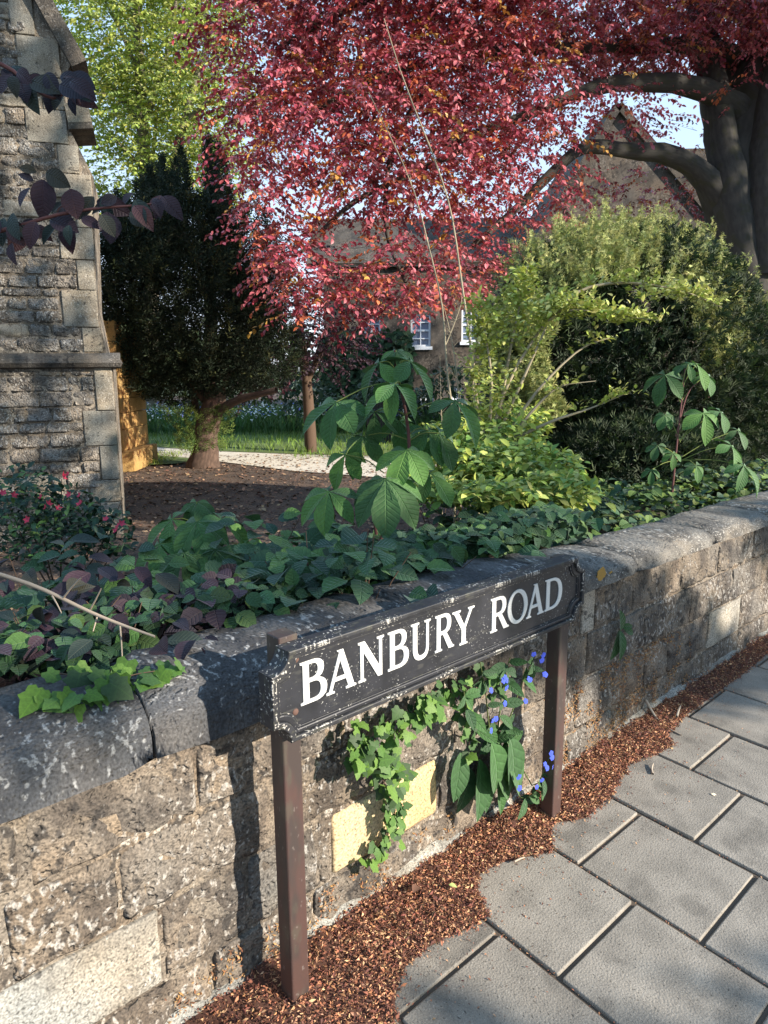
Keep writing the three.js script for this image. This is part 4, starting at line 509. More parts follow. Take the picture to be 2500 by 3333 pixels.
{ // yew by the path, many upright spires
  const base = onY(668, 1518, 0), t = thing('yew_tree', 'dark yew with upright spires and a bare trunk beside the path', 'tree', base), A = (px, py, d) => at(px, py, d).sub(base), D = 11.7;
  mesh('trunk', limb([V(-0.02, -0.15, 0), V(0, 0.12, 0), A(672, 1430, D), A(680, 1350, D), A(700, 1290, D), A(690, 1150, D), A(680, 900, D)], [0.34, 0.24, 0.19, 0.17, 0.15, 0.12, 0.08], 16, 9, 0.14), M.yewBark, t);
  for (const l of [[[695, 1400, D], [715, 1340, D - 0.1], [780, 1300, D - 0.3], [900, 1270, D - 0.6], [0.09, 0.07, 0.05]], [[690, 1330, D], [620, 1240, D], [520, 1150, D], [0.09, 0.06, 0.03]], [[672, 1420, D], [640, 1330, D + 0.2], [610, 1200, D + 0.3], [0.08, 0.06, 0.03]], [[700, 1300, D], [760, 1150, D], [800, 950, D], [0.1, 0.07, 0.03]]]) { const rad = l[l.length - 1]; mesh('limb', limb(l.slice(0, -1).map((p) => A(...p)), rad, 10, 6, 0.1), M.yewBark, t); }
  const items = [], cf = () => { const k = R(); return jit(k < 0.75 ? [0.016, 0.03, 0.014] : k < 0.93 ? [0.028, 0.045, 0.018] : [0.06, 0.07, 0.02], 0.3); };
  const blobs = [[600, 1020, D, 270, 260, 1.3], [480, 1150, D, 130, 160, 0.9], [720, 1100, D, 180, 200, 1.1], [560, 800, D, 220, 150, 1.1], [640, 750, D, 130, 120, 0.8], [420, 850, D, 90, 200, 0.7], [840, 900, D, 80, 220, 0.7], [860, 1150, D, 120, 130, 0.8], [600, 1260, D, 150, 70, 0.6]];
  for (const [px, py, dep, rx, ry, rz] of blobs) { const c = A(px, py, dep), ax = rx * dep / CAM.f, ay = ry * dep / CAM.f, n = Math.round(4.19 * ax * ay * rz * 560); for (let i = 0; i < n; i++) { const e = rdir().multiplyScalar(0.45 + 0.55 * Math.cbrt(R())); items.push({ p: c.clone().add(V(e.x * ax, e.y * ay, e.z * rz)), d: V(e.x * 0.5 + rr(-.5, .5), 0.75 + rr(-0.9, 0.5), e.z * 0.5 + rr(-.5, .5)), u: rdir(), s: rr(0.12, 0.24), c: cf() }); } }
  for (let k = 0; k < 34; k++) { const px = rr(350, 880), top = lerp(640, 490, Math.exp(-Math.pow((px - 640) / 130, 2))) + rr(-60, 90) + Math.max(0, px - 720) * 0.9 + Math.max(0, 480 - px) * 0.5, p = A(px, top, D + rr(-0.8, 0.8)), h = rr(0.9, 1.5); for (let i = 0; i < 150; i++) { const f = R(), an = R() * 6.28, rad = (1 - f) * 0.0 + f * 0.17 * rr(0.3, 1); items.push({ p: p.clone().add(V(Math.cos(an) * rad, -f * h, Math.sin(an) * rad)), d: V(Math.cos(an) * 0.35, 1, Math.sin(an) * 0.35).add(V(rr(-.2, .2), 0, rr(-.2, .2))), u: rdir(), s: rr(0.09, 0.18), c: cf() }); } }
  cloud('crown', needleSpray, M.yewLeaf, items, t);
  const sk = []; for (let i = 0; i < 700; i++) { const an = R() * 6.28, r = rr(0.15, 0.6), y = rr(0.25, 0.95); sk.push({ p: V(Math.cos(an) * r * (0.4 + y * 0.7), y, Math.sin(an) * r), d: V(Math.cos(an), 1.2, Math.sin(an)), u: rdir(), s: rr(0.06, 0.13), c: jit([0.10, 0.16, 0.03], 0.4) }); } const s = cloud('basal_shoots', needleSpray, M.yewLeaf, sk, t); s.userData.kind = 'stuff';
}
{ // hedge closing the view, the ivy on the house, and two added shade trees
  const hedge = (name, label, cat, items) => tag(cloud(name, smallLeaf, M.limeLeaf, items), label, cat, null, 'stuff');
  const it = []; for (let i = 0; i < 9000; i++) { const x = rr(-16, 4), z = rr(-28, -25), y = Math.pow(R(), 0.8) * (2.6 + 0.8 * n2(x * 0.5, 2)); it.push({ p: V(x, y, z), d: rdir(), s: rr(0.14, 0.3), c: jit(R() < 0.3 ? [0.16, 0.22, 0.035] : [0.05, 0.09, 0.025], 0.4) }); } hedge('boundary_hedge', 'leafy boundary hedge far behind the lawn', 'hedge', it);
  const iv = []; for (let i = 0; i < 3500; i++) { const a = onZ(rr(1050, 1340), rr(1080, 1420), -23.8); a.z += rr(0, 0.5) * (R()); iv.push({ p: a, d: V(rr(-1, 1), rr(-1, 0.4), rr(0, 1)), u: V(0, 0, 1), s: rr(0.12, 0.26), c: jit([0.03, 0.07, 0.03], 0.4) }); } tag(cloud('house_ivy', smallLeaf, M.bushLeaf, iv), 'dark ivy covering the left wall of the house', 'ivy', null, 'stuff');
  const sh = []; for (let i = 0; i < 5200; i++) { const x = rr(-2.5, 9), z = rr(-20, -17.5) + (x > 2 ? 1 : 0), y = Math.pow(R(), 0.7) * (1.15 + 0.5 * n2(x * 0.6, 8)); sh.push({ p: V(x, y, z), d: rdir(), s: rr(0.1, 0.22), c: jit([0.03, 0.06, 0.025], 0.4) }); } hedge('dark_shrubbery', 'low dark shrubbery in front of the house', 'shrubs', sh);
  { const base = W(19.5, 9.5, -0.1), t = thing('added_shade_tree', 'tall unseen tree added across the road to shade the right side of the beech', 'tree', base); mesh('trunk', limb([V(0, -0.1, 0), V(0.1, 4, 0), V(0, 9, 0.1), V(0, 13, 0)], [0.4, 0.34, 0.26, 0.1], 10, 9), M.bark, t); const cr = []; for (let i = 0; i < 9000; i++) { const e = rdir().multiplyScalar(Math.cbrt(R())); cr.push({ p: W(19.5 + e.x * 6.8, 9 + e.z * 2.2, 12.4 + e.y * 4).sub(base), d: rdir(), s: rr(0.22, 0.4), c: jit([0.06, 0.12, 0.03], 0.3) }); } cloud('crown', smallLeaf, M.limeLeaf, cr, t); }  // out of view, added so its crown shades the right of the beech
  // unseen tree added across the road to shade the bed and the church
  const base = W(2.6, 9.5, -0.1), t = thing('added_shade_tree', 'broad unseen tree added across the road to shade the bed and the church', 'tree', base); mesh('trunk', limb([V(0, -0.1, 0), V(0.1, 3, 0), V(0, 6, 0.1), V(0, 9, 0)], [0.35, 0.3, 0.24, 0.1], 10, 9), M.bark, t);
  const cr = []; for (let i = 0; i < 10500; i++) { const u = rr(-4.5, 7.1 + 0.3 * n2(i, 1)), n = rr(7, 11), h = rr(5, 13.2) - 0.06 * (u - 1.3) * (u - 1.3) * (R() < 0.5 ? 0 : 1) * 0.3; const floor = 5.5 + 0.3 * n2(u * 0.9, n * 0.5); if (h < floor && R() > 0.02) continue; cr.push({ p: W(u, n, h).sub(base), d: rdir(), s: rr(0.22, 0.4), c: jit([0.06, 0.12, 0.03], 0.3) }); } for (const [u0, h0, u1, h1, rad, n] of [[4.4, 4.9, 7.0, 3.55, 0.2, 1300], [6.6, 4.7, 9.2, 3.9, 0.14, 420], [2.6, 4.0, 5.0, 3.1, 0.1, 160]]) { for (let i = 0; i < n; i++) { const f = R(), e = rdir().multiplyScalar(rad * Math.cbrt(R())); cr.push({ p: W(lerp(u0, u1, f) + e.x, 9 + e.z * 1.4, lerp(h0, h1, f) + e.y).sub(base), d: rdir(), s: rr(0.12, 0.24), c: jit([0.06, 0.12, 0.03], 0.3) }); } mesh('shading_bough', limb([W(2.6, 9.4, 6.2).sub(base), W(u0, 9, h0 + 0.3).sub(base), W((u0 + u1) / 2, 9, (h0 + h1) / 2).sub(base), W(u1, 9, h1).sub(base)], [0.06, 0.04, 0.015], 8, 5), M.bark, t); }  // crown floor and low leafy branches shaped to throw shade bands on the pavement
  cloud('crown', smallLeaf, M.limeLeaf, cr, t);
}

// ---------------------------------------------------------------- shrubs behind the wall
{ // clipped looking evergreen bush at the right
  const base = at(2080, 1500, 6.3); base.y = 0.1; const t = thing('evergreen_bush', 'big rounded dark evergreen bush behind the wall with new shoots paled to carry sunlight', 'bush', base), A = (px, py, d) => at(px, py, d).sub(base);
  mesh('stem', limb([V(0, 0, 0), V(0.05, 0.7, 0), V(-0.1, 1.5, 0.05)], [0.08, 0.06, 0.03], 6, 6), M.yewBark, t); mesh('stem', limb([V(0.1, 0, 0), V(0.4, 0.8, 0.1), V(0.6, 1.5, 0)], [0.06, 0.045, 0.02], 6, 6), M.yewBark, t);
  const items = [];
  const old = () => jit(R() < 0.6 ? [0.022, 0.042, 0.016] : [0.04, 0.065, 0.02], 0.35), youngSunlit = () => jit(R() < 0.6 ? [0.29, 0.32, 0.10] : [0.42, 0.44, 0.17], 0.3);
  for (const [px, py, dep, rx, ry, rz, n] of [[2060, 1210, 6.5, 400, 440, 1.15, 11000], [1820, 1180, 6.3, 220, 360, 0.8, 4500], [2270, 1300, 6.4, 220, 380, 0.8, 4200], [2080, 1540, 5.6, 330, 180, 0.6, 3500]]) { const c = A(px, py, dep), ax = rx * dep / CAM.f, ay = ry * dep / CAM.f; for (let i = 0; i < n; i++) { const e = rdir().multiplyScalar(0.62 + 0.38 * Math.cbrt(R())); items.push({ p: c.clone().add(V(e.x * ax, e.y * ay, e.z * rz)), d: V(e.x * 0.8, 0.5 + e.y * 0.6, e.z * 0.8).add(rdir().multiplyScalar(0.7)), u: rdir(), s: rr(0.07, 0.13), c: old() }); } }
  // new upright shoots; sunlight on top and left flank put into their pale colour
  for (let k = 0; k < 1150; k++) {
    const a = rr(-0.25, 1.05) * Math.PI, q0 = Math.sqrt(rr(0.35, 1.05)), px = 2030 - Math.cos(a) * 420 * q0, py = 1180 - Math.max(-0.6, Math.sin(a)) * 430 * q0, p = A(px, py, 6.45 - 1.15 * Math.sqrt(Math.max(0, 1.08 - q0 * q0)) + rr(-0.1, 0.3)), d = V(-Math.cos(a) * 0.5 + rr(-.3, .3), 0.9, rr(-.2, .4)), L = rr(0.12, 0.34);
    for (let i = 0; i < 16; i++) { const f = i / 16, an = i * 2.4; items.push({ p: p.clone().addScaledVector(d, f * L), d: d.clone().multiplyScalar(0.7).add(V(Math.cos(an), 0.1, Math.sin(an))), u: rdir(), s: rr(0.05, 0.085) * (1.1 - f * 0.5), c: youngSunlit() }); }
  }
  cloud('foliage', sprig, M.bushLeaf, items, t);
}
{ // bright privet like shrub with long bare arching stems
  const base = at(1640, 1420, 4.7); base.y = 0.2; const t = thing('leafy_shrub', 'bright yellow green shrub with pale bare arching stems', 'shrub', base), A = (px, py, d) => at(px, py, d).sub(base), D = 4.6;
  const stems = [[[1640, 1430, D], [1760, 1260, D], [1900, 1130, D], [1985, 1100, D]], [[1620, 1420, D], [1700, 1240, D], [1780, 1060, D - 0.1], [1820, 960, D - 0.1]], [[1600, 1430, D], [1640, 1280, D], [1740, 1100, D], [1830, 1010, D - 0.2], [1960, 1020, D - 0.2], [2150, 1045, D - 0.3]], [[1650, 1440, D], [1800, 1370, D - 0.1], [1920, 1330, D - 0.1], [2050, 1275, D - 0.2]], [[1590, 1420, D], [1600, 1250, D], [1580, 1080, D], [1560, 980, D]], [[1620, 1420, D], [1650, 1200, D + 0.1], [1690, 1000, D + 0.1], [1720, 860, D + 0.1]], [[1580, 1420, D], [1540, 1260, D + 0.1], [1560, 1050, D + 0.1]], [[1660, 1430, D], [1740, 1330, D], [1820, 1260, D], [1940, 1240, D]], [[1800, 1020, D - 0.1], [1900, 940, D], [2050, 920, D], [2230, 950, D], [2350, 1000, D]]];
  stems.forEach((s, i) => mesh('stem', limb(s.map((p) => A(...p)), [0.013, 0.010, 0.006, 0.003], 10, 5), M.paleTwig, t));
  const items = [], lc = () => jit(R() < 0.65 ? [0.42, 0.48, 0.10] : [0.54, 0.55, 0.18], 0.3);
  stems.forEach((s, si) => { const cv = new THREE.CatmullRomCurve3(s.map((p) => A(...p))); const n = [10, 30, 95, 14, 60, 60, 45, 10, 70][si]; for (let i = 0; i < n; i++) { const f = lerp(si === 2 || si === 8 ? 0.25 : 0.5, 1, R()), p = cv.getPoint(f), d = V(rr(-1, 1), rr(0, 1.1), rr(-1, 1)).normalize(), L = rr(0.05, 0.16); for (let k = 0; k < 5; k++) items.push({ p: p.clone().addScaledVector(d, L * k / 4), d: d.clone().add(rdir().multiplyScalar(0.8)), u: V(rr(-.6, .6), 1, rr(-.6, .6)), s: rr(0.028, 0.05), c: lc() }); } });
  for (const [px, py, dep, rx, ry, rz, n] of [[1590, 1080, D + 0.1, 70, 110, 0.2, 500], [1600, 1270, D, 100, 90, 0.25, 450], [1700, 960, D + 0.2, 80, 100, 0.2, 450], [1840, 1000, D - 0.1, 130, 45, 0.15, 500], [2030, 1030, D - 0.2, 110, 25, 0.12, 260], [2180, 950, D, 150, 30, 0.15, 250]]) { const c = A(px, py, dep), ax = rx * dep / CAM.f, ay = ry * dep / CAM.f; for (let i = 0; i < n; i++) { const e = rdir().multiplyScalar(Math.cbrt(R())); items.push({ p: c.clone().add(V(e.x * ax, e.y * ay, e.z * rz)), d: V(rr(-1, 1), rr(-0.2, 1), rr(-1, 1)), u: V(rr(-.6, .6), 1, rr(-.6, .6)), s: rr(0.025, 0.05), c: lc() }); } }
  cloud('foliage', smallLeaf, M.bushLeaf, items, t);
  const un = []; for (const [px, py, dep, rx, ry, rz, n] of [[1560, 1420, 4.7, 230, 60, 0.5, 1500], [1480, 1510, 4.3, 220, 70, 0.4, 1300], [1680, 1520, 4.1, 230, 80, 0.4, 1700], [1800, 1600, 3.7, 150, 70, 0.25, 700], [1650, 1370, 5.0, 160, 60, 0.5, 900], [1600, 1610, 3.6, 200, 50, 0.25, 700], [1400, 1590, 3.9, 160, 50, 0.3, 500]]) { for (let i = 0; i < n; i++) { const e = rdir().multiplyScalar(Math.cbrt(R())), p = at(px + e.x * rx, py + e.y * ry, dep + e.z * rz); p.y = Math.max(p.y, 0.05); un.push({ p, d: V(rr(-1, 1), rr(-.4, .8), rr(-1, 1)), u: V(rr(-.6, .6), 1, rr(-.4, .8)), s: rr(0.035, 0.075), c: jit(R() < 0.55 ? [0.38, 0.46, 0.08] : R() < 0.6 ? [0.16, 0.27, 0.06] : [0.5, 0.53, 0.15], 0.35) }); } }
  tag(cloud('undergrowth', ovalLeaf, M.bushLeaf, un), 'sunlit tangle of yellow green leaves around the pale stemmed shrub', 'undergrowth', null, 'stuff');
}
{ // tall thin bare suckers in front of the house
  const D = 5.2; [[[1560, 1400], [1535, 1150], [1500, 900], [1470, 700], [1430, 560], [1310, 250], [1250, 60], 0.011, 'tallest thin bare sucker reaching up through the red leaves'], [[1480, 1420], [1455, 1200], [1440, 1000], [1400, 820], [1340, 600], [1200, 300], 0.010, 'thin bare sucker left of the tallest, forked half way up'], [[1500, 1430], [1485, 1200], [1465, 1080], [1445, 1000], 0.007, 'short bare sucker between the two tall ones'], [[1440, 1430], [1435, 1300], [1432, 1160], 0.006, 'snapped bare sucker ending in a blunt tip'], [[1530, 1440], [1500, 1300], [1475, 1190], 0.005, 'low slanting bare sucker before the house'], [[1452, 1120], [1480, 1050], [1500, 990], [1505, 930], 0.005, 'side twig curving up to the right between two suckers']].forEach((s, k) => {
    const lab = s.pop(), r = s.pop(), ps = s.map(([x, y]) => at(x, y, D + k * 0.03)), o = ps[0].clone(); if (k < 5) { const f = o.clone(); f.y = 0.05; ps.unshift(f); o.y = 0.05; }
    const g = [limb(rel(ps, o), [r, r * 0.8, r * 0.55, r * 0.3], 16, 5)]; const cv = new THREE.CatmullRomCurve3(rel(ps, o)); for (let i = 0; i < 9; i++) { const f = rr(0.25, 0.95), p = cv.getPoint(f), d = V(rr(-1, 1), rr(0.3, 1), rr(-.5, .5)).normalize().multiplyScalar(rr(0.02, 0.07)); g.push(limb([p, p.clone().addScaledVector(d, 0.5), p.clone().add(d)], [r * 0.3, r * 0.15], 3, 4)); }
    const m = mesh('bare_sucker', mergeGeometries(g), M.paleTwig); m.position.copy(o); tag(m, lab, 'sapling');
  });
}
// horse chestnut saplings: upright stem, long stalked hands of leaflets
function chestnut(label, base, stems, leaves, group) {
  const t = thing('chestnut_sapling', label, 'sapling', base); stems.forEach(([pts, r]) => mesh('stem', limb(rel(pts, base), [r, r * 0.8, r * 0.5], 10, 6), M.redStem, t));
  for (const [c, size, face, nl, roll, from] of leaves) {
    const lf = new THREE.Group(); lf.name = 'leaf'; lf.position.copy(c).sub(base); t.add(lf); const ax = face.clone().normalize();
    if (from) mesh('stalk', limb([from.clone().sub(c), from.clone().sub(c).multiplyScalar(0.5).add(V(0, 0.02, 0)), V(0, 0, 0)], [0.0028, 0.0022], 5, 5), M.chestStalk ??= std({ color: col(0.16, 0.2, 0.05) }), lf);
    const x = V(0, 1, 0).cross(ax); if (x.lengthSq() < 0.01) x.set(1, 0, 0); x.normalize(); const y = ax.clone().cross(x), mt = pick(M.chestnut), up = ax;
    for (let i = 0; i < nl; i++) { const f = nl > 1 ? i / (nl - 1) - 0.5 : 0, an = roll + f * 4.4, d = x.clone().multiplyScalar(Math.sin(an)).addScaledVector(y, Math.cos(an)).addScaledVector(ax, -0.25 + rr(-0.1, 0.1)); put(lf, 'leaflet', pick(chestGeo), R() < 0.75 ? mt : pick(M.chestnut), V(0, 0, 0), d, size * (1 - Math.abs(f) * 0.75) * rr(0.92, 1.06), up, rr(0.9, 1.12)); }
  }
}
{
  const D = 2.95, P = (x, y, d = D) => at(x, y, d), up = (x, z) => V(x, 1, z);
  const s1 = [P(1240, 1760), P(1330, 1500), P(1322, 1350), P(1290, 1200), P(1285, 1140)], s2 = [P(1225, 1740), P(1215, 1650), P(1240, 1560)];
  const st = (x, y) => P(x, y);
  // [hub px, py, depth offset, leaflet length m, tilt x, tilt z, leaflets, roll, stalk from px, py]
  const L = [[1290, 1140, 0, 0.11, -0.1, 0.6, 6, Math.PI, 1288, 1180], [1235, 1180, -0.05, 0.19, -0.5, 0.5, 4, -2.0, 1290, 1205], [1335, 1175, -0.05, 0.22, 0.55, 0.4, 4, 2.1, 1290, 1205], [1290, 1255, -0.15, 0.19, -0.2, 0.35, 5, -2.2, 1310, 1265], [1285, 1250, -0.18, 0.19, 0.3, 0.3, 4, 2.2, 1310, 1265], [1095, 1308, -0.1, 0.215, -0.35, 0.55, 6, -2.7, 1305, 1240], [1480, 1305, -0.1, 0.20, 0.3, 0.5, 5, 2.6, 1320, 1350], [1220, 1340, 0.05, 0.16, -0.1, 0.9, 5, Math.PI, 1318, 1350], [1300, 1370, 0.1, 0.15, 0.1, 0.9, 5, Math.PI, 1322, 1380], [1395, 1400, 0.05, 0.16, 0.3, 0.8, 5, 2.9, 1325, 1420], [1430, 1410, 0.05, 0.17, 0.4, 0.9, 5, 2.8, 1325, 1440], [1180, 1420, 0.05, 0.17, -0.3, 0.9, 5, -2.9, 1325, 1430], [1125, 1480, 0, 0.16, -0.3, 0.8, 5, -2.8, 1250, 1540], [1325, 1465, -0.15, 0.18, 0.05, 0.6, 6, Math.PI, 1332, 1490], [1255, 1560, -0.2, 0.23, 0, 0.55, 7, Math.PI, 1240, 1600], [1400, 1540, -0.05, 0.17, 0.3, 0.6, 5, 2.7, 1335, 1520], [1070, 1600, -0.15, 0.19, -0.2, 0.55, 6, -2.8, 1090, 1690], [1360, 1742, -0.3, 0.105, 0.0, 0.5, 5, Math.PI, 1370, 1800], [1440, 1755, -0.3, 0.105, 0.1, 0.5, 5, 3.3, 1430, 1820], [1490, 1720, -0.2, 0.10, 0.2, 0.6, 5, 2.8, 1480, 1790]];
  chestnut('tall horse chestnut sapling in the centre of the bed', s1[0], [[s1, 0.009], [s2, 0.007]], L.map(([x, y, dd, s, tx, tz, nl, ro, fx, fy]) => [P(x, y, D + dd), s, V(tx, 1, tz), nl, ro, P(fx, fy, D + dd * 0.3)]));
  const D2 = 3.2, Q = (x, y, d = D2) => at(x, y, d), b2 = Q(640, 1860);
  const L2 = [[640, 1635, 0, 0.14, 0, 0.6, 6, Math.PI], [560, 1690, -0.1, 0.2, -0.3, 0.5, 5, -2.4], [720, 1690, -0.1, 0.18, 0.3, 0.5, 5, 2.4], [640, 1700, -0.25, 0.19, 0, 0.55, 6, Math.PI], [520, 1770, -0.2, 0.2, -0.3, 0.5, 5, -2.6], [700, 1790, -0.3, 0.2, 0.2, 0.5, 6, 2.8], [800, 1770, -0.1, 0.17, 0.3, 0.5, 5, 2.5], [600, 1800, -0.35, 0.18, 0, 0.5, 6, Math.PI]];
  chestnut('low horse chestnut sapling with spreading leaves right of the church corner', b2, [[[b2, Q(645, 1750), Q(640, 1640)], 0.007]], L2.map(([x, y, dd, s, tx, tz, nl, ro]) => [Q(x, y, D2 + dd), s, V(tx, 1, tz), nl, ro, Q(642, y + 25)]));
  const D3 = 4.35, T = (x, y, d = D3) => at(x, y, d), b3 = T(2180, 1690);
  const L3 = [[2240, 1185, 0, 0.13, -0.2, 0.7, 4, -2.7], [2268, 1185, 0, 0.17, 0.2, 0.7, 3, 2.9], [2165, 1220, 0, 0.2, -0.4, 0.8, 5, -2.9], [2300, 1220, 0.05, 0.15, 0.4, 0.7, 4, 2.4], [2165, 1350, 0, 0.11, -0.1, 0.9, 6, Math.PI], [2290, 1345, -0.1, 0.19, 0.1, 0.8, 5, Math.PI], [2345, 1340, -0.05, 0.17, 0.4, 0.7, 4, 2.5], [2140, 1450, -0.1, 0.10, -0.3, 0.9, 5, -2.9], [2190, 1475, -0.15, 0.10, 0, 0.9, 5, Math.PI], [2265, 1515, -0.15, 0.11, 0.1, 0.9, 5, Math.PI], [2380, 1450, -0.1, 0.2, 0.5, 0.6, 4, 2.6], [2420, 1515, -0.15, 0.2, 0.4, 0.6, 5, 2.7], [2120, 1530, -0.1, 0.09, -0.2, 0.8, 5, Math.PI], [2400, 1400, 0, 0.14, 0.4, 0.7, 4, 2.3]];
  chestnut('horse chestnut sapling with drooping leaves in front of the evergreen bush', b3, [[[b3, T(2200, 1480), T(2230, 1200)], 0.008], [[T(2200, 1420), T(2245, 1270), T(2290, 1235)], 0.005]], L3.map(([x, y, dd, s, tx, tz, nl, ro]) => [T(x, y, D3 + dd), s, V(tx, 1, tz), nl, ro, T(2215, Math.min(1500, y + 90))]));
}
// ---------------------------------------------------------------- low plants in the bed
const bedY = (p) => { const [u, n] = unOf(p); return bedH(u, n); };
function bedPlant(name, label, cat, px, py, y0, n, reach, hgt, fn, group) { // a plant rooted below the sighted point
  const c = onY(px, py, y0 + hgt * 0.8), base = V(c.x, Math.max(0.02, bedY(c) - 0.02), c.z), t = thing(name, label, cat, base, 0, group); const top = y0 + hgt - base.y;
  for (let k = 0; k < Math.ceil(n / 12); k++) { const an = R() * 6.28, r = reach * Math.sqrt(R()) * 0.8, e = V(Math.cos(an) * r, top * rr(0.55, 0.95), Math.sin(an) * r); mesh('stem', limb([V(e.x * 0.1, 0, e.z * 0.1), V(e.x * 0.5, e.y * 0.65, e.z * 0.5), e], [0.003, 0.0022, 0.0014], 5, 4), M.brownTwig, t); }
  for (let i = 0; i < n; i++) { const an = R() * 6.28, r = reach * Math.sqrt(R()), h = top * (1 - 0.45 * (r / reach) ** 2) * (0.62 + 0.38 * R()); fn(t, V(Math.cos(an) * r, h, Math.sin(an) * r), V(Math.cos(an), 0, Math.sin(an))); } return t;
}
const toward = V(0, 0.9, 1.0).normalize();
const bramFn = (mats, s0, s1) => (t, p, o) => { const lf = new THREE.Group(); lf.name = 'leaf'; lf.position.copy(p); t.add(lf); const s = rr(s0, s1), m = pick(mats), ang = R() * 6.28, up = V(rr(-.5, .5), 1, rr(-0.1, 0.9)); for (let i = 0; i < 3; i++) { const a = ang + (i - 1) * 1.5; put(lf, 'leaflet', pick(bramLeaf), m, V(0, 0, 0), V(Math.sin(a), rr(-0.35, 0.1), Math.cos(a)), s * (i === 1 ? 1 : 0.8), up); } };
const oneFn = (geos, mats, s0, s1, lift = 0) => (t, p, o) => put(t, 'leaf', pick(geos), pick(mats), p, o.clone().add(V(rr(-.8, .8), rr(-0.5, 0.3) + lift, rr(-.2, .9))), rr(s0, s1), V(rr(-.6, .6), 1, rr(0, 0.9)));
{
  const Y = 0.62;
  const plants = [
    ['bramble', 'bramble patch just behind the middle of the sign', 'bramble', 1330, 1830, 26, 0.3, 0.34, 'b'], ['bramble', 'bramble patch behind the right end of the sign', 'bramble', 1560, 1760, 26, 0.3, 0.34, 'b'], ['bramble', 'pale leaved bramble trailing by the coping right of the sign', 'bramble', 1740, 1640, 22, 0.24, 0.26, 'b'],
    ['bramble', 'bramble patch behind the left half of the sign', 'bramble', 1060, 1900, 26, 0.26, 0.3, 'b'], ['bramble', 'bramble below the centre chestnut sapling', 'bramble', 1130, 1700, 24, 0.34, 0.3, 'b'], ['bramble', 'bramble right of the centre chestnut sapling', 'bramble', 1560, 1640, 26, 0.36, 0.32, 'b'],
    ['bramble', 'bramble spilling toward the coping behind the letters of the sign', 'bramble', 1230, 1960, 24, 0.2, 0.26, 'b'], ['bramble', 'bramble close behind the last letters of the sign', 'bramble', 1500, 1860, 24, 0.22, 0.28, 'b'], ['bramble', 'bramble at the top left corner of the sign', 'bramble', 960, 1990, 20, 0.18, 0.24, 'b'], ['nettle_clump', 'tall nettles behind the brambles at the centre', 'plant', 1180, 1790, 60, 0.26, 0.46, 'n'],
    ['round_leaved_plant', 'clump of round crinkled leaves at the foot of the left chestnut', 'plant', 480, 1930, 46, 0.3, 0.3, 'r'], ['round_leaved_plant', 'clump of round crinkled leaves near the coping left of the sign', 'plant', 760, 2020, 40, 0.24, 0.22, 'r'], ['round_leaved_plant', 'clump of round crinkled leaves in the lower left corner of the bed', 'plant', 160, 1950, 46, 0.26, 0.26, 'r'], ['round_leaved_plant', 'clump of round crinkled leaves between the brambles behind the sign', 'plant', 900, 1790, 44, 0.3, 0.3, 'r'], ['round_leaved_plant', 'bright clump of round leaves at the far left end of the coping', 'plant', 60, 2170, 26, 0.16, 0.14, 'f'],
    ['nettle_clump', 'feathery green nettles in the middle of the bed', 'plant', 1010, 1830, 60, 0.24, 0.42, 'n'], ['nettle_clump', 'feathery green nettles below the church corner', 'plant', 330, 1800, 60, 0.3, 0.36, 'n'], ['nettle_clump', 'feathery green nettles beside the left chestnut sapling', 'plant', 850, 1690, 60, 0.3, 0.4, 'n'],
    ['sunlit_ground_plant', 'sunlit yellow green leaves under the pale stemmed shrub', 'plant', 1560, 1440, 70, 0.5, 0.4, 'y'], ['sunlit_ground_plant', 'sunlit yellow green leaves right of the pale stemmed shrub', 'plant', 1760, 1520, 70, 0.42, 0.34, 'y'], ['sunlit_ground_plant', 'sunlit leaves at the base of the bare suckers', 'plant', 1430, 1500, 60, 0.45, 0.3, 'y'], ['sunlit_ground_plant', 'sunlit leaves leaning over the coping below the evergreen bush', 'plant', 1900, 1620, 40, 0.2, 0.16, 'y']];
  for (const [nm, lb, ct, px, py, n, reach, hg, k] of plants) bedPlant(nm, lb, ct, px, py, Y, n, reach, hg, k === 'b' ? bramFn(M.bramble, 0.06, 0.105) : k === 'r' ? oneFn(roundGeo, M.bramble, 0.055, 0.1) : k === 'f' ? oneFn([...roundGeo, ...bramLeaf], M.fresh, 0.05, 0.09) : k === 'n' ? oneFn(bramLeaf, M.bramble, 0.05, 0.1, 0.15) : oneFn([ovalLeaf, ...roundGeo], M.fresh, 0.05, 0.1, 0.1));
  // purple leaved shrub sprawling along the coping
  for (const [px, py, n, reach, hg, lb] of [[130, 2000, 60, 0.26, 0.34, 'purple leaved shrub at the far left of the bed'], [360, 2040, 60, 0.26, 0.32, 'purple leaved shrub in front of the dry twig'], [640, 2110, 60, 0.22, 0.24, 'purple leaved shrub beside the left end of the sign'], [420, 1900, 40, 0.25, 0.36, 'purple leaved shrub behind the dry twig'], [90, 1790, 40, 0.3, 0.4, 'purple leaved shrub below the red flowered bush']]) bedPlant('purple_shrub', lb, 'shrub', px, py, 0.66, n, reach, hg, oneFn(purpleGeo, M.purple, 0.06, 0.105), 'purple leaved shrubs in the bed');
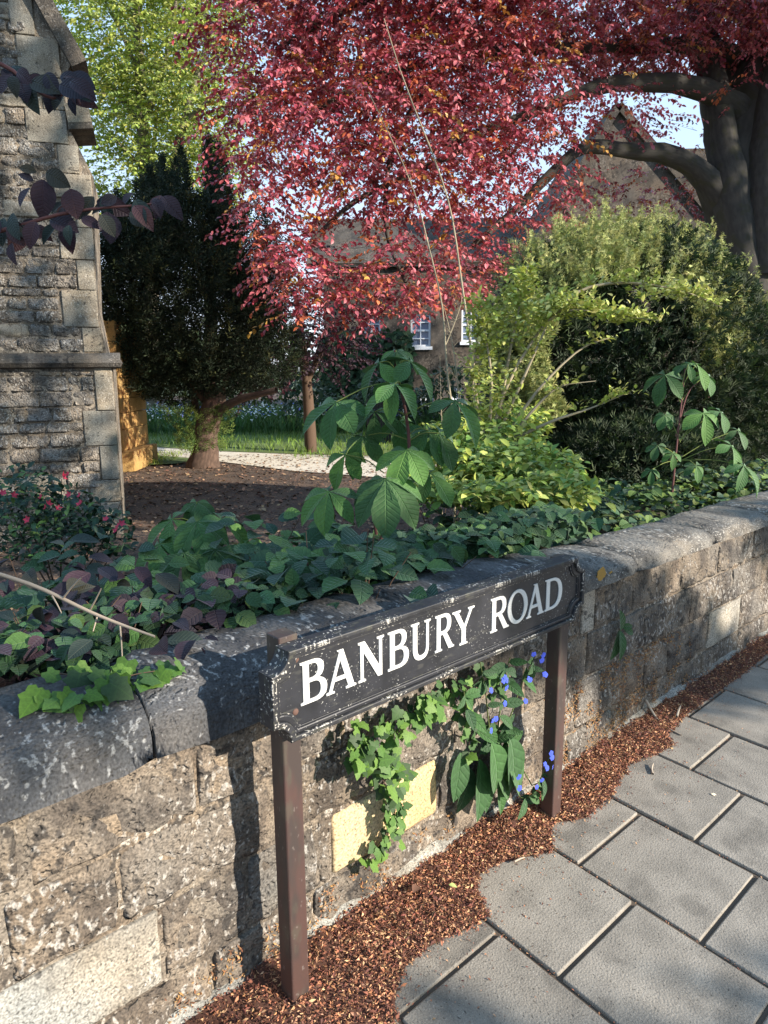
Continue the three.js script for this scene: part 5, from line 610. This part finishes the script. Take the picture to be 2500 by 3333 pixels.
  // filler of small leaves under all of them
  const fil = []; for (let i = 0; i < 15000; i++) { const u = rr(-1.6, 5.2), n = -0.5 - Math.pow(R(), 1.2) * 2.6, top = bedH(u, n) + 0.10 + 0.16 * (0.5 + 0.5 * n2(u * 2, n * 2)) * (n > -0.65 ? 0.3 : 1); fil.push({ p: W(u, n, top - R() * R() * 0.2), d: V(rr(-1, 1), rr(-0.4, 0.3), rr(-0.6, 1)), u: V(rr(-.6, .6), 1, rr(-.2, .8)), s: rr(0.03, 0.075), c: jit(R() < 0.15 && u < 0.4 ? [0.05, 0.025, 0.04] : u > 2.3 && R() < 0.5 ? [0.17, 0.26, 0.04] : R() < 0.25 ? [0.09, 0.18, 0.045] : [0.04, 0.10, 0.045], 0.5) }); } for (let i = 0; i < 2600; i++) { const u = rr(-1.3, 1.9), n = rr(-0.62, -0.40 + 0.07 * n2(u * 3, 1)); fil.push({ p: W(u, n, 0.83 + R() * 0.12), d: V(rr(-1, 1), rr(-0.6, 0.2), rr(-0.3, 1)), u: V(rr(-.5, .5), 1, rr(0, .9)), s: rr(0.03, 0.07), c: jit(R() < 0.25 && u < 0.3 ? [0.045, 0.025, 0.035] : R() < 0.2 ? [0.09, 0.19, 0.045] : [0.045, 0.115, 0.045], 0.5) }); } tag(cloud('ground_cover', bramLeaf[0], M.coverLeaf, fil), 'dense low green leaves covering the soil behind the wall', 'ground cover', null, 'stuff');
}
{ // red flowered evergreen bush against the church
  const base = at(180, 1850, 3.9); base.y = 0.3; const t = thing('red_flowered_bush', 'glossy dark leaved bush with small red flowers in front of the church', 'bush', base), A = (x, y, d) => at(x, y, d).sub(base);
  for (const [x, y, d] of [[60, 1560, 3.9], [200, 1560, 3.8], [330, 1680, 3.7], [400, 1620, 3.8], [390, 1770, 3.6], [120, 1650, 3.7], [20, 1620, 3.8]]) { const e = A(x, y, d); mesh('stem', limb([V(0, 0, 0), V(e.x * 0.6, e.y * 0.5, e.z * 0.6), e], [0.006, 0.004, 0.002], 7, 5), M.brownTwig, t); for (let i = 0; i < 9; i++) { const f = rr(0.55, 1), p = V(lerp(e.x * 0.6, e.x, f * 2 - 1), lerp(e.y * 0.5, e.y, f * 2 - 1), lerp(e.z * 0.6, e.z, f * 2 - 1)); put(t, 'leaf', purpleGeo[0], pick(M.holly), p, V(rr(-1, 1), rr(-.3, 1), rr(-1, 1)), rr(0.05, 0.085), V(rr(-.6, .6), 1, rr(-.3, .8))); } }
  const items = []; for (const [px, py, rx, ry, n] of [[80, 1620, 130, 110, 420], [240, 1680, 130, 100, 420], [150, 1760, 200, 90, 500], [380, 1740, 60, 90, 160]]) for (let i = 0; i < n; i++) { const e = rdir().multiplyScalar(Math.cbrt(R())); items.push({ p: A(px + e.x * rx, py + e.y * ry, 3.8 + e.z * 0.3), d: V(rr(-1, 1), rr(-.4, .8), rr(-1, 1)), u: V(rr(-.5, .5), 1, rr(-.3, .8)), s: rr(0.03, 0.055), c: jit(R() < 0.25 ? [0.08, 0.15, 0.04] : [0.022, 0.055, 0.03], 0.4) }); } cloud('foliage', ovalLeaf, inst({ transmission: 0.15, roughness: 0.45 }), items, t);
  const fl = mergeGeometries([0, 1, 2, 3, 4].map((i) => { const g = blade(1, 0.7, 2, { fold: 0.3, curl: -0.5 }); g.rotateY(i * 1.257); return g; }));
  for (const [x, y] of [[45, 1612], [135, 1617], [158, 1640], [150, 1650], [190, 1655], [222, 1545], [205, 1550], [260, 1612], [262, 1640], [225, 1610], [345, 1690], [385, 1712], [395, 1705], [90, 1692], [10, 1605], [165, 1630], [380, 1725]]) put(t, 'flower', fl, M.berry, A(x, y, 3.55), V(rr(-1, 1), rr(-.2, .2), rr(-1, 1)), rr(0.014, 0.024), V(rr(-.5, .5), 0.5, 1));
}
{ // dry twig lying across the bed
  const P = (x, y, d) => at(x, y, d), ps = [P(-60, 1850, 1.75), P(120, 1910, 1.72), P(300, 1995, 1.68), P(400, 2035, 1.66), P(505, 2072, 1.64)], o = ps[0].clone(); const g = [limb(rel(ps, o), [0.0055, 0.005, 0.004, 0.0028], 14, 6)];
  for (const [a, b, c] of [[[205, 1948], [235, 1910], [265, 1880]], [[170, 1940], [185, 1965], [200, 1995]], [[390, 2030], [395, 2085], [398, 2145]], [[290, 1990], [310, 1955], [330, 1915]], [[318, 2000], [310, 2030], [303, 2055]]]) g.push(limb(rel([P(...a, 1.7), P(...b, 1.68), P(...c, 1.66)], o), [0.0025, 0.0014], 4, 4));
  const m = mesh('dry_twig', mergeGeometries(g), M.dryTwig); m.position.copy(o); tag(m, 'long dry bare twig slanting across the purple leaves', 'twig');
}
// ---------------------------------------------------------------- ivy and alkanet on the wall
function strand(t, pts, n, s0, s1, geos, mats, out, name = 'leaf') { const cv = new THREE.CatmullRomCurve3(pts); mesh('vine', limb(pts, [0.0026, 0.002, 0.0012], Math.max(6, pts.length * 3), 4), M.brownTwig, t); for (let i = 0; i < n; i++) { const f = Math.min(1, (i + R()) / n), p = cv.getPoint(f).add(V(rr(-.035, .035), rr(-.03, .03), rr(-0.015, 0.03))); put(t, name, pick(geos), pick(mats), p, V(rr(-1, 1), rr(-1.1, 0.1), rr(-0.1, 0.6)), rr(s0, s1), out.clone().add(V(rr(-.5, .5), rr(-.2, .7), rr(-.3, .3)))); } }
{
  const L = (px, py, n) => { const [u, h] = onPlane(px, py, n); return V(u, h, n); }; const outL = V(0.2, 0.35, 1);
  const iv = thing('hanging_ivy', 'ivy hanging down the wall below the sign over the golden stone', 'ivy', V(AX, 0, AZ), TH);
  strand(iv, [L(1280, 2330, -0.1), L(1220, 2400, -0.06), L(1240, 2520, -0.07), L(1280, 2620, -0.1), L(1265, 2700, -0.11), L(1190, 2800, -0.125)], 80, 0.022, 0.042, ivyGeo, M.ivy, outL); strand(iv, [L(1400, 2280, -0.1), L(1330, 2330, -0.05), L(1270, 2450, -0.06), L(1290, 2560, -0.08)], 70, 0.026, 0.046, ivyGeo, M.ivy, outL);
  strand(iv, [L(1150, 2380, -0.1), L(1170, 2440, -0.07), L(1210, 2500, -0.06)], 44, 0.026, 0.044, ivyGeo, M.ivy, outL); strand(iv, [L(1420, 2250, -0.1), L(1380, 2290, -0.03), L(1400, 2340, -0.03)], 34, 0.03, 0.052, ivyGeo, M.ivy, outL); strand(iv, [L(1480, 2200, -0.1), L(1500, 2280, -0.06), L(1520, 2360, -0.07), L(1530, 2440, -0.08)], 40, 0.024, 0.042, ivyGeo, M.ivy, outL); strand(iv, [L(1290, 2560, -0.1), L(1285, 2640, -0.105), L(1260, 2720, -0.11), L(1240, 2760, -0.12)], 20, 0.02, 0.036, ivyGeo, M.ivy, outL);
  strand(iv, [L(1560, 2180, -0.1), L(1600, 2200, -0.06), L(1640, 2230, -0.06)], 14, 0.03, 0.05, ivyGeo, M.ivy, outL);
  const ci = thing('coping_ivy', 'ivy with bright leaves creeping onto the coping at the left', 'ivy', V(AX, 0, AZ), TH); const K = (px, py) => { const p = onY(px, py, 0.885), [u, n] = unOf(p); return V(u, 0.885, n); };
  strand(ci, [K(140, 2270), K(230, 2280), K(330, 2240), K(420, 2200), K(530, 2180)], 40, 0.04, 0.07, ivyGeo, [...M.ivy, ...M.fresh], V(0, 1, 0.5)); strand(ci, [K(180, 2190), K(280, 2200), K(400, 2170)], 20, 0.04, 0.07, ivyGeo, [...M.ivy, M.fresh[1]], V(0, 1, 0.5));
  const al = thing('green_alkanet', 'green alkanet with blue flowers rooted in the wall by the right post', 'plant', V(AX, 0, AZ), TH);
  const root = L(1620, 2380, -0.13);
  for (const [px, py, n, s, bx, by] of [[1600, 2440, -0.08, 0.22, 1660, 2640], [1640, 2440, -0.06, 0.23, 1700, 2580], [1500, 2450, -0.1, 0.15, 1470, 2600], [1560, 2470, -0.1, 0.2, 1545, 2650], [1600, 2420, -0.04, 0.2, 1600, 2620], [1660, 2400, -0.05, 0.2, 1640, 2560], [1530, 2500, -0.12, 0.15, 1515, 2680], [1570, 2520, -0.1, 0.14, 1590, 2680], [1620, 2540, -0.1, 0.13, 1640, 2690]]) { const a = L(px, py, n), b = L(bx, by, -0.08); put(al, 'leaf', pick(alkGeo), pick(M.alkanet), a, b.clone().sub(a).setZ(0.12 * s / 0.2 * 0.5), s, V(rr(-.3, .3), 0.3, 1), 1.15); }
  const stemsA = [[[1600, 2400], [1580, 2250], [1560, 2140], 14], [[1620, 2380], [1640, 2220], [1660, 2140], 12], [[1640, 2380], [1700, 2220], [1750, 2120], 12], [[1660, 2420], [1740, 2560], [1790, 2460], 10], [[1640, 2460], [1700, 2600], [1740, 2580], 9], [[1590, 2400], [1530, 2350], [1510, 2250], 9]];
  for (const s of stemsA) { const n = s.pop(), ps = s.map(([x, y], i) => L(x, y, -0.1 + i * 0.04)); mesh('stem', limb([root, ...ps], [0.0035, 0.0025, 0.0015], 8, 5), std({ color: col(0.1, 0.13, 0.04) }), al); const cv = new THREE.CatmullRomCurve3([root, ...ps]); for (let i = 0; i < n; i++) { const p = cv.getPoint(rr(0.25, 1)); put(al, 'leaf', pick(alkGeo), pick(M.alkanet), p, V(rr(-1, 1), rr(-.8, .3), rr(0, .8)), rr(0.04, 0.085), V(rr(-.4, .4), rr(0, .8), 1)); } }
  const fg = mergeGeometries([0, 1, 2, 3, 4].map((i) => { const g = blade(1, 0.95, 3, { fold: 0.15, curl: 0.15, wide: 0.62 }); g.rotateY(i * 1.257); return g; }));
  for (const [x, y] of [[1738, 2130], [1770, 2133], [1765, 2150], [1775, 2195], [1645, 2205], [1652, 2215], [1640, 2215], [1650, 2240], [1600, 2247], [1727, 2213], [1722, 2210], [1645, 2290], [1712, 2282], [1615, 2340], [1600, 2378], [1795, 2452], [1798, 2466], [1775, 2487], [1800, 2497], [1690, 2530], [1765, 2540], [1748, 2562], [1692, 2566], [1782, 2500], [1606, 2345]]) { const p = L(x, y, 0.0); put(al, 'flower', fg, M.blue, p, V(rr(-1, 1), rr(-1, 1), 0.1), rr(0.009, 0.012), V(rr(-.4, .4), rr(-.1, .6), 1)); }
  const sp = thing('wall_sprig', 'small leafy sprig growing from the wall right of the sign', 'plant', V(AX, 0, AZ), TH); for (const [x, y, n, s, bx, by] of [[2018, 2055, -0.13, 0.11, 2010, 1990], [2015, 2050, -0.13, 0.13, 1985, 2125], [2018, 2052, -0.12, 0.12, 2005, 2110], [2030, 2045, -0.13, 0.07, 2055, 2060], [2022, 2040, -0.13, 0.06, 2045, 2030]]) { const a = L(x, y, n), b = L(bx, by, n); put(sp, 'leaf', alkGeo[0], pick(M.alkanet), a, b.sub(a).setZ(0.04), s, V(0, 0.2, 1)); }
}
{ // overhanging purple plum twigs, near the camera at the left
  const tw = (label, pts, D, leaves) => { const ps = pts.map(([x, y]) => at(x, y, D)), o = ps[0].clone(), t = thing('plum_branch', label, 'branch', o); mesh('twig', limb(rel(ps, o), [0.006, 0.004, 0.002], 12, 5), M.redStem, t); for (const [x, y, bx, by, s, dz] of leaves) { const a = at(x, y, D + (dz ?? 0)), b = at(bx, by, D + (dz ?? 0) - 0.02); put(t, 'leaf', pick(purpleGeo), pick(M.purple), a.clone().sub(o), b.clone().sub(a), Math.max(b.distanceTo(a), 0.03) * (s ?? 1), V(rr(-.7, .7), rr(0.1, .6), 1), rr(0.9, 1.2)); } };
  const auto = (n, line, D) => { const o = []; for (let i = 0; i < n; i++) { const [x, y] = line(R()), an = rr(0.1, 3.04), L = rr(50, 95); o.push([x, y, x + Math.cos(an) * L, y + Math.sin(an) * L * 0.9, 1, rr(-0.12, 0.12)]); } return o; };
  tw('purple leaved twig reaching across the upper part of the church wall', [[-80, 190], [20, 215], [110, 290], [180, 320], [235, 290], [262, 340]], 1.7, [[70, 270, 80, 310, 1.2], [90, 260, 95, 350], [40, 240, -10, 290], ...auto(20, (f) => [f * 245, 205 + f * 70 + rr(-20, 40)], 1.7), [205, 250, 240, 235, 1], [225, 285, 262, 292, 1]]);
  tw('purple leaved twig stretching from the church across the dark yew', [[-80, 770], [60, 735], [180, 700], [300, 680], [420, 670], [540, 660]], 1.7, [[140, 585, 142, 690, 1.05], [110, 590, 60, 560, 1], [120, 560, 60, 540, 1], [150, 560, 215, 600, 1], [230, 615, 245, 700, 1], [100, 610, 50, 660, 1], [440, 650, 485, 740, 1], [530, 640, 580, 690, 1.1], [520, 650, 510, 700, 1], [380, 640, 330, 660, 1], [350, 690, 365, 780, 1], [40, 790, 30, 850], [0, 720, -40, 780], ...auto(30, (f) => [f * 540, 745 - f * 100 + rr(-50, 30)], 1.7)]);
}
renderer.render(scene, camera);
